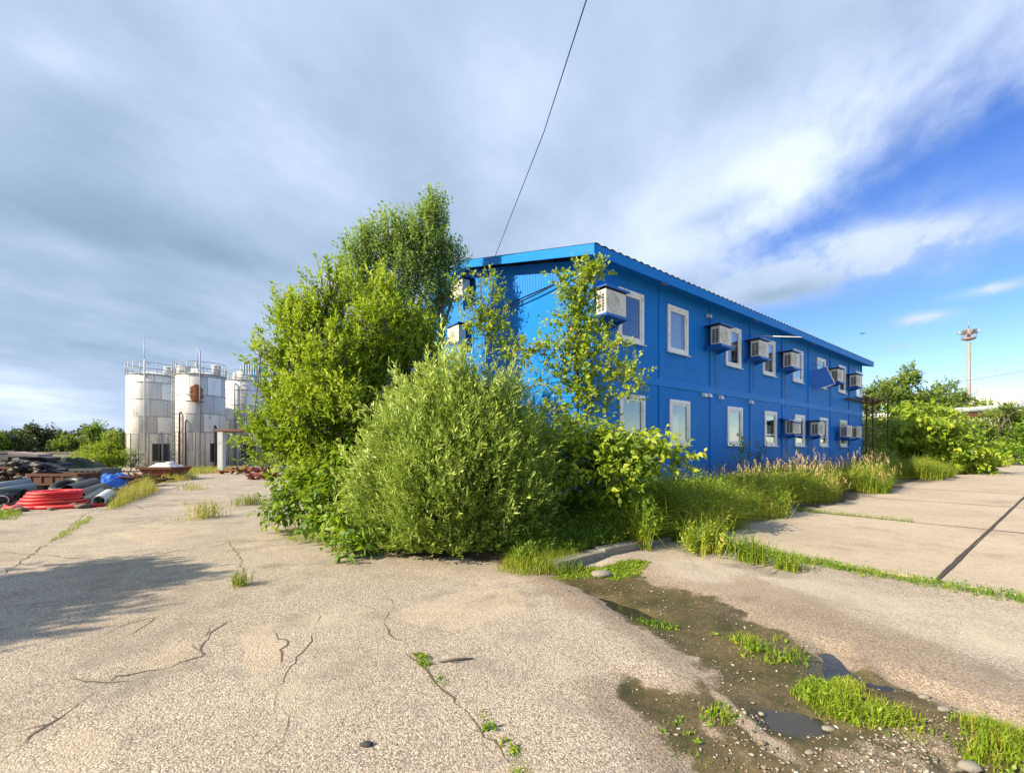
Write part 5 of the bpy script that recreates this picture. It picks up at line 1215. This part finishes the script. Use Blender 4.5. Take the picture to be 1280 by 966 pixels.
# trees standing out of frame on the left whose shade falls on the near concrete
tree('willow_tree', 'tree outside the frame whose shade lies on the near concrete', 'tree', (-11.2, 1.6, 0),
     [((-10.9, 2.2, 3.5), (1.0, .8, .7), 380), ((-10.2, 2.7, 3.4), (.7, .6, .4), 140), ((-11.6, 1.7, 3.7), (1.0, .7, .7), 260), ((-12.2, 1.9, 3.3), (.9, .8, .7), 240), ((-11.2, 3.0, 3.6), (.8, .6, .4), 140), ((-10.7, 1.1, 3.6), (.7, .6, .6), 220), ((-11.3, .5, 3.7), (.8, .6, .6), 220), ((-11.9, 1.0, 3.5), (.8, .8, .7), 240)], M['willow'], .11, .05, k=14, twigL=.4, up=.5, out=.7, trunk_r=.10)

# ------------------------------------------------------------------ GRASS
def grass_stuff(name, parts, mats, kind='stuff', matidx=None):
    V, Fq, T = cat(parts); me = np_mesh(name, V, Fq, T, matidx=matidx); return tag(link(name, me, mats), kind=kind)
# tall grass along the facade with reddish seed heads
def tall():
    n = 38000; u = -2.4 + 27.5 * rng.random(n * 2) ** 1.25; nn = rng.beta(1.5, 1.25, n * 2) * 3.3 + .1
    edge = 3.05 + .95 * (vnoise(u * .7, u * 0 + 3, 77) - .5) * 2 - .25 * (u > 8)
    keep = nn < edge; u = u[keep][:n]; nn = nn[keep][:n]; n = len(u)
    P = np.stack([BC[0] + BE[0] * u + BN[0] * nn, BC[1] + BE[1] * u + BN[1] * nn], 1)
    clump = fbm(P[:, 0] * .9, P[:, 1] * .9, 3, 41)
    H = (.18 + .95 * clump + .35 * rng.random(n) ** 2) * np.interp(nn, [0, 1.2, 2.6, 3.3], [.5, .85, 1.1, .8]) * np.interp(u, [-2.2, -.5, 3, 10, 30], [.9, 1.05, 1.0, 1.05, 1.15])
    tint = np.clip(.40 + .95 * (fbm(P[:, 0] * .5 + 9, P[:, 1] * .5, 3, 51) - .35) + .16 * rng.normal(size=n), 0, 1)
    g, _ = blades(p3(P, gzv(P) - .01), H, np.where(u > 10, .016, .0095), .62, tint)
    m = 1500; s = rng.choice(np.where((u > 4.0) & (u < 19))[0], m); ps = P[s] + rng.normal(size=(m, 2)) * .05
    hs = H[s] * rng.uniform(1.0, 1.35, m); st, tp = blades(p3(ps, gzv(ps)), hs, .007, .16, np.clip(.8 + .1 * rng.normal(size=m), 0, 1))
    parts = [g, st]; mi = np.zeros(len(g[1]) + len(st[1]), int)
    d = norm(np.stack([rng.normal(size=m) * .3, rng.normal(size=m) * .3, np.ones(m)], 1))
    hd = twig_leaves(tp - d * .10, d, .2 * rng.uniform(.7, 1.3, m), 12, .045, .013, .35, rng.random(m) * .7 + .15)
    parts.append(hd); mi = np.concatenate([mi, np.ones(len(hd[1]), int)])
    grass_stuff('tall_grass', parts, [M['drygrass'], M['seed']], matidx=mi)
    # broad weeds mixed in
    m = 6500; s = rng.choice(n, m); b0 = p3(P[s], gzv(P[s])); d = norm(np.stack([rng.normal(size=m) * .25, rng.normal(size=m) * .25, np.ones(m)], 1))
    wl = twig_leaves(b0, d, H[s] * .9, 11, .085, .034, .75, np.clip(.35 + .2 * rng.normal(size=m), 0, 1), start=.25)
    grass_stuff('meadow_weeds', [wl], [M['herb']])
tall()
# shaded weeds on the bank left of it, under the osier and the broad leaved bush
def bank():
    poly = np.array([B(-4.6, 2.75)[:2], B(-1.0, 3.1)[:2], B(-1.0, .2)[:2], np.array([-1.0, 11.0]), np.array([-3.0, 12.0]), np.array([-1.0, 8.6])])
    P = in_poly(poly, 15000); H = .28 + .42 * fbm(P[:, 0] * 1.2, P[:, 1] * 1.2, 3, 61)
    sdv = -poly_sd(P[:, 0], P[:, 1], poly); H *= np.interp(sdv, [0, .5, 1], [.55, .9, 1.1])
    g, _ = blades(p3(P, gzv(P) - .01), H, .0085, .45, np.clip(.35 + .25 * rng.normal(size=len(P)), 0, 1))
    m = 3000; s = rng.choice(len(P), m); d = norm(np.stack([rng.normal(size=m) * .3, rng.normal(size=m) * .3, np.ones(m)], 1))
    wl = twig_leaves(p3(P[s], gzv(P[s])), d, H[s] * .95, 10, .065, .024, .72, np.clip(.3 + .2 * rng.normal(size=m), 0, 1), start=.2)
    grass_stuff('bank_weeds', [g, wl], [M['shadegrass']])
bank()
def patch(name, px, n, h, w=.0055, lean=.5, seed=1, mat='grass', tint=.4, dens_noise=2.5, thr=.42):
    poly = GP(px); P = in_poly(poly, n * 2); f = fbm(P[:, 0] * dens_noise, P[:, 1] * dens_noise, 3, seed); sdv = -poly_sd(P[:, 0], P[:, 1], poly)
    keep = f + np.minimum(sdv, .25) * .9 + .34 * (rng.random(len(P)) - .5) > thr + .05; P = P[keep][:n]; H = h * rng.uniform(.4, 1.7, len(P)) * (.5 + .8 * f[keep][:n]) * (.45 + np.minimum(sdv[keep][:n], .2) * 3.4)
    g, _ = blades(p3(P, gzv(P) - .005), H, w, lean, np.clip(tint + .12 + .28 * rng.normal(size=len(P)) + (fbm(P[:, 0] * 1.3, P[:, 1] * 1.3, 2, seed + 5) - .5) * .5, 0, 1))
    m = max(4, len(P) // 24); s = rng.choice(len(P), m); d = norm(np.stack([rng.normal(size=m) * .6, rng.normal(size=m) * .6, np.ones(m)], 1))
    wl = twig_leaves(p3(P[s], gzv(P[s])), d, H[s] * .7, 5, .032, .018, .8, np.clip(tint + .2 * rng.normal(size=m), 0, 1))
    return tag(link(name, np_mesh(name, *cat([g, wl])), M[mat]), kind='stuff')
patch('grass', [(885, 790), (920, 782), (975, 790), (1008, 808), (1012, 832), (960, 826), (900, 808)], 1900, .085, seed=3, tint=.55, thr=.60)
patch('grass', [(985, 860), (1010, 842), (1060, 835), (1120, 862), (1190, 880), (1200, 915), (1150, 925), (1090, 905), (1030, 890)], 3000, .065, seed=4, tint=.78, thr=.64)
patch('grass', [(1150, 905), (1190, 888), (1240, 895), (1330, 925), (1420, 960), (1400, 1000), (1290, 960), (1210, 945)], 3000, .08, seed=5, tint=.6, thr=.63)
patch('grass', [(870, 880), (900, 870), (925, 885), (915, 900), (885, 905)], 260, .05, seed=6, tint=.4)
patch('grass', [(780, 765), (830, 768), (850, 785), (810, 782)], 220, .07, seed=7, tint=.3)
patch('grass', [(515, 820), (530, 818), (560, 850), (610, 890), (625, 915), (595, 915), (545, 870)], 1500, .045, .005, seed=8, tint=.5, thr=.46)
patch('grass', [(625, 925), (650, 935), (670, 980), (630, 990)], 300, .04, .005, seed=8, tint=.8)
patch('grass', [(800, 868), (860, 890), (900, 960), (830, 940)], 160, .03, .005, seed=18, tint=.35, thr=.5)
patch('grass', [(620, 716), (640, 695), (690, 690), (735, 700), (720, 715), (650, 722)], 2600, .17, .006, .5, seed=9, tint=.65, thr=.42)
patch('moss', [(690, 722), (715, 706), (745, 704), (790, 700), (815, 702), (800, 716), (768, 722), (740, 718)], 7000, .022, .006, .8, seed=31, tint=.55, thr=.40)
# strip along the front edge of the pavement
def strip():
    n = 6500; v = 3.0 + 12 * rng.random(n) ** 1.6; u = -1.16 + rng.normal(size=n) * .10 + .07 * (vnoise(v * 2, v * 0, 9) - .5); P = np.stack([BC[0] + BE[0] * u + BN[0] * v, BC[1] + BE[1] * u + BN[1] * v], 1)
    H = .10 * rng.uniform(.4, 1.2, n) * np.interp(v, [3, 4, 5.5, 15], [3.2, 1.8, 1.0, .8])
    g, _ = blades(p3(P, gzv(P) - .005), H, .006, .55, np.clip(.42 + .25 * rng.normal(size=n), 0, 1))
    m = 500; s = rng.choice(n, m); d = norm(np.stack([rng.normal(size=m) * .5, rng.normal(size=m) * .5, np.ones(m)], 1))
    wl = twig_leaves(p3(P[s], gzv(P[s])), d, H[s] * .8, 6, .035, .018, .8)
    grass_stuff('joint_grass', [g, wl], [M['grass']])
    n = 700; u = 4.3 + rng.normal(size=n) * .05; v = 3.0 + 2.2 * rng.random(n) ** 1.5; P = np.stack([BC[0] + BE[0] * u + BN[0] * v, BC[1] + BE[1] * u + BN[1] * v], 1)
    g, _ = blades(p3(P, .02), .12 * rng.uniform(.4, 1.2, n), .006, .55)
    grass_stuff('joint_grass', [g], [M['grass']])
strip()
patch('grass', [(130, 640), (150, 618), (185, 608), (200, 614), (180, 622), (150, 634)], 2200, .35, .012, .4, seed=12, tint=.75, mat='drygrass', thr=.3)
patch('grass', [(-40, 648), (0, 640), (30, 640), (20, 650), (-40, 652)], 700, .12, .01, .5, seed=13, tint=.5, thr=.3)
patch('grass', [(190, 606), (240, 600), (250, 596), (200, 600)], 900, .3, .015, .4, seed=14, tint=.8, mat='drygrass', thr=.3)
patch('grass', [(225, 594), (300, 590), (310, 587), (230, 589)], 1500, .3, .02, .4, seed=15, tint=.6, mat='drygrass', thr=.3)
patch('grass', [(345, 664), (400, 655), (430, 672), (400, 684), (360, 680)], 900, .05, .008, .7, seed=16, tint=.35, thr=.47)
patch('grass', [(56, 680), (95, 655), (112, 645), (118, 648), (80, 672)], 420, .09, .008, .6, seed=17, tint=.75, thr=.35)
patch('grass', [(1190, 572), (1300, 566), (1400, 568), (1300, 575), (1210, 576)], 2600, .5, .05, .4, seed=19, tint=.55, mat='drygrass', thr=.2)
# countable weed tufts on the concrete
def tuft(label, px, py, n, h, w, tint, spread=.07, seeds=False):
    x, y = G(px, py); z = gz(x, y); q = np.c_[rng.normal(size=(n, 2)) * spread, np.zeros(n)]
    g, tp = blades(q, h * rng.uniform(.4, 1.15, n), w, .38, np.clip(tint + .2 * rng.normal(size=n), 0, 1))
    m = n // 5; d = norm(np.stack([rng.normal(size=m) * .45, rng.normal(size=m) * .45, np.ones(m)], 1))
    wl = twig_leaves(q[:m], d, h * .8 * rng.uniform(.5, 1.1, m), 9, h * .13, h * .05, .7, np.clip(tint + .2 * rng.normal(size=m), 0, 1))
    o = link('weed_tuft', np_mesh('weed_tuft', *cat([g, wl])), M['drygrass']); o.location = (x, y, z); tag(o, label, 'weed', 'weed tufts growing in the concrete')
tuft('small weed tuft alone on the near concrete', 300, 733, 90, .22, .006, .5, .05)
tuft('tall yellow weed in the middle of the yard', 258, 647, 120, .5, .010, .85, .16)
tuft('low green weed tuft short of the left tree', 312, 631, 160, .36, .012, .4, .2)
tuft('faint dry tuft left of the tall yellow weed', 236, 650, 40, .16, .008, .8, .2)
tuft('weed patch on the joint towards the rusty skip', 240, 612, 70, .4, .014, .75, .25)
tuft('weed tuft in front of the pale open-ended pipe', 145, 622, 60, .4, .012, .8, .15)
tuft('bright weed clump before the slab corner', 940, 702, 260, .42, .008, .35, .12)
tuft('bright weed clump at the start of the grass strip', 985, 712, 260, .26, .007, .4, .08)
tuft('wispy weed clump leaning over the light gravel', 880, 690, 280, .6, .008, .45, .16)
tuft('pale feathery weed clump beside the kerb', 868, 672, 320, .7, .008, .4, .2)
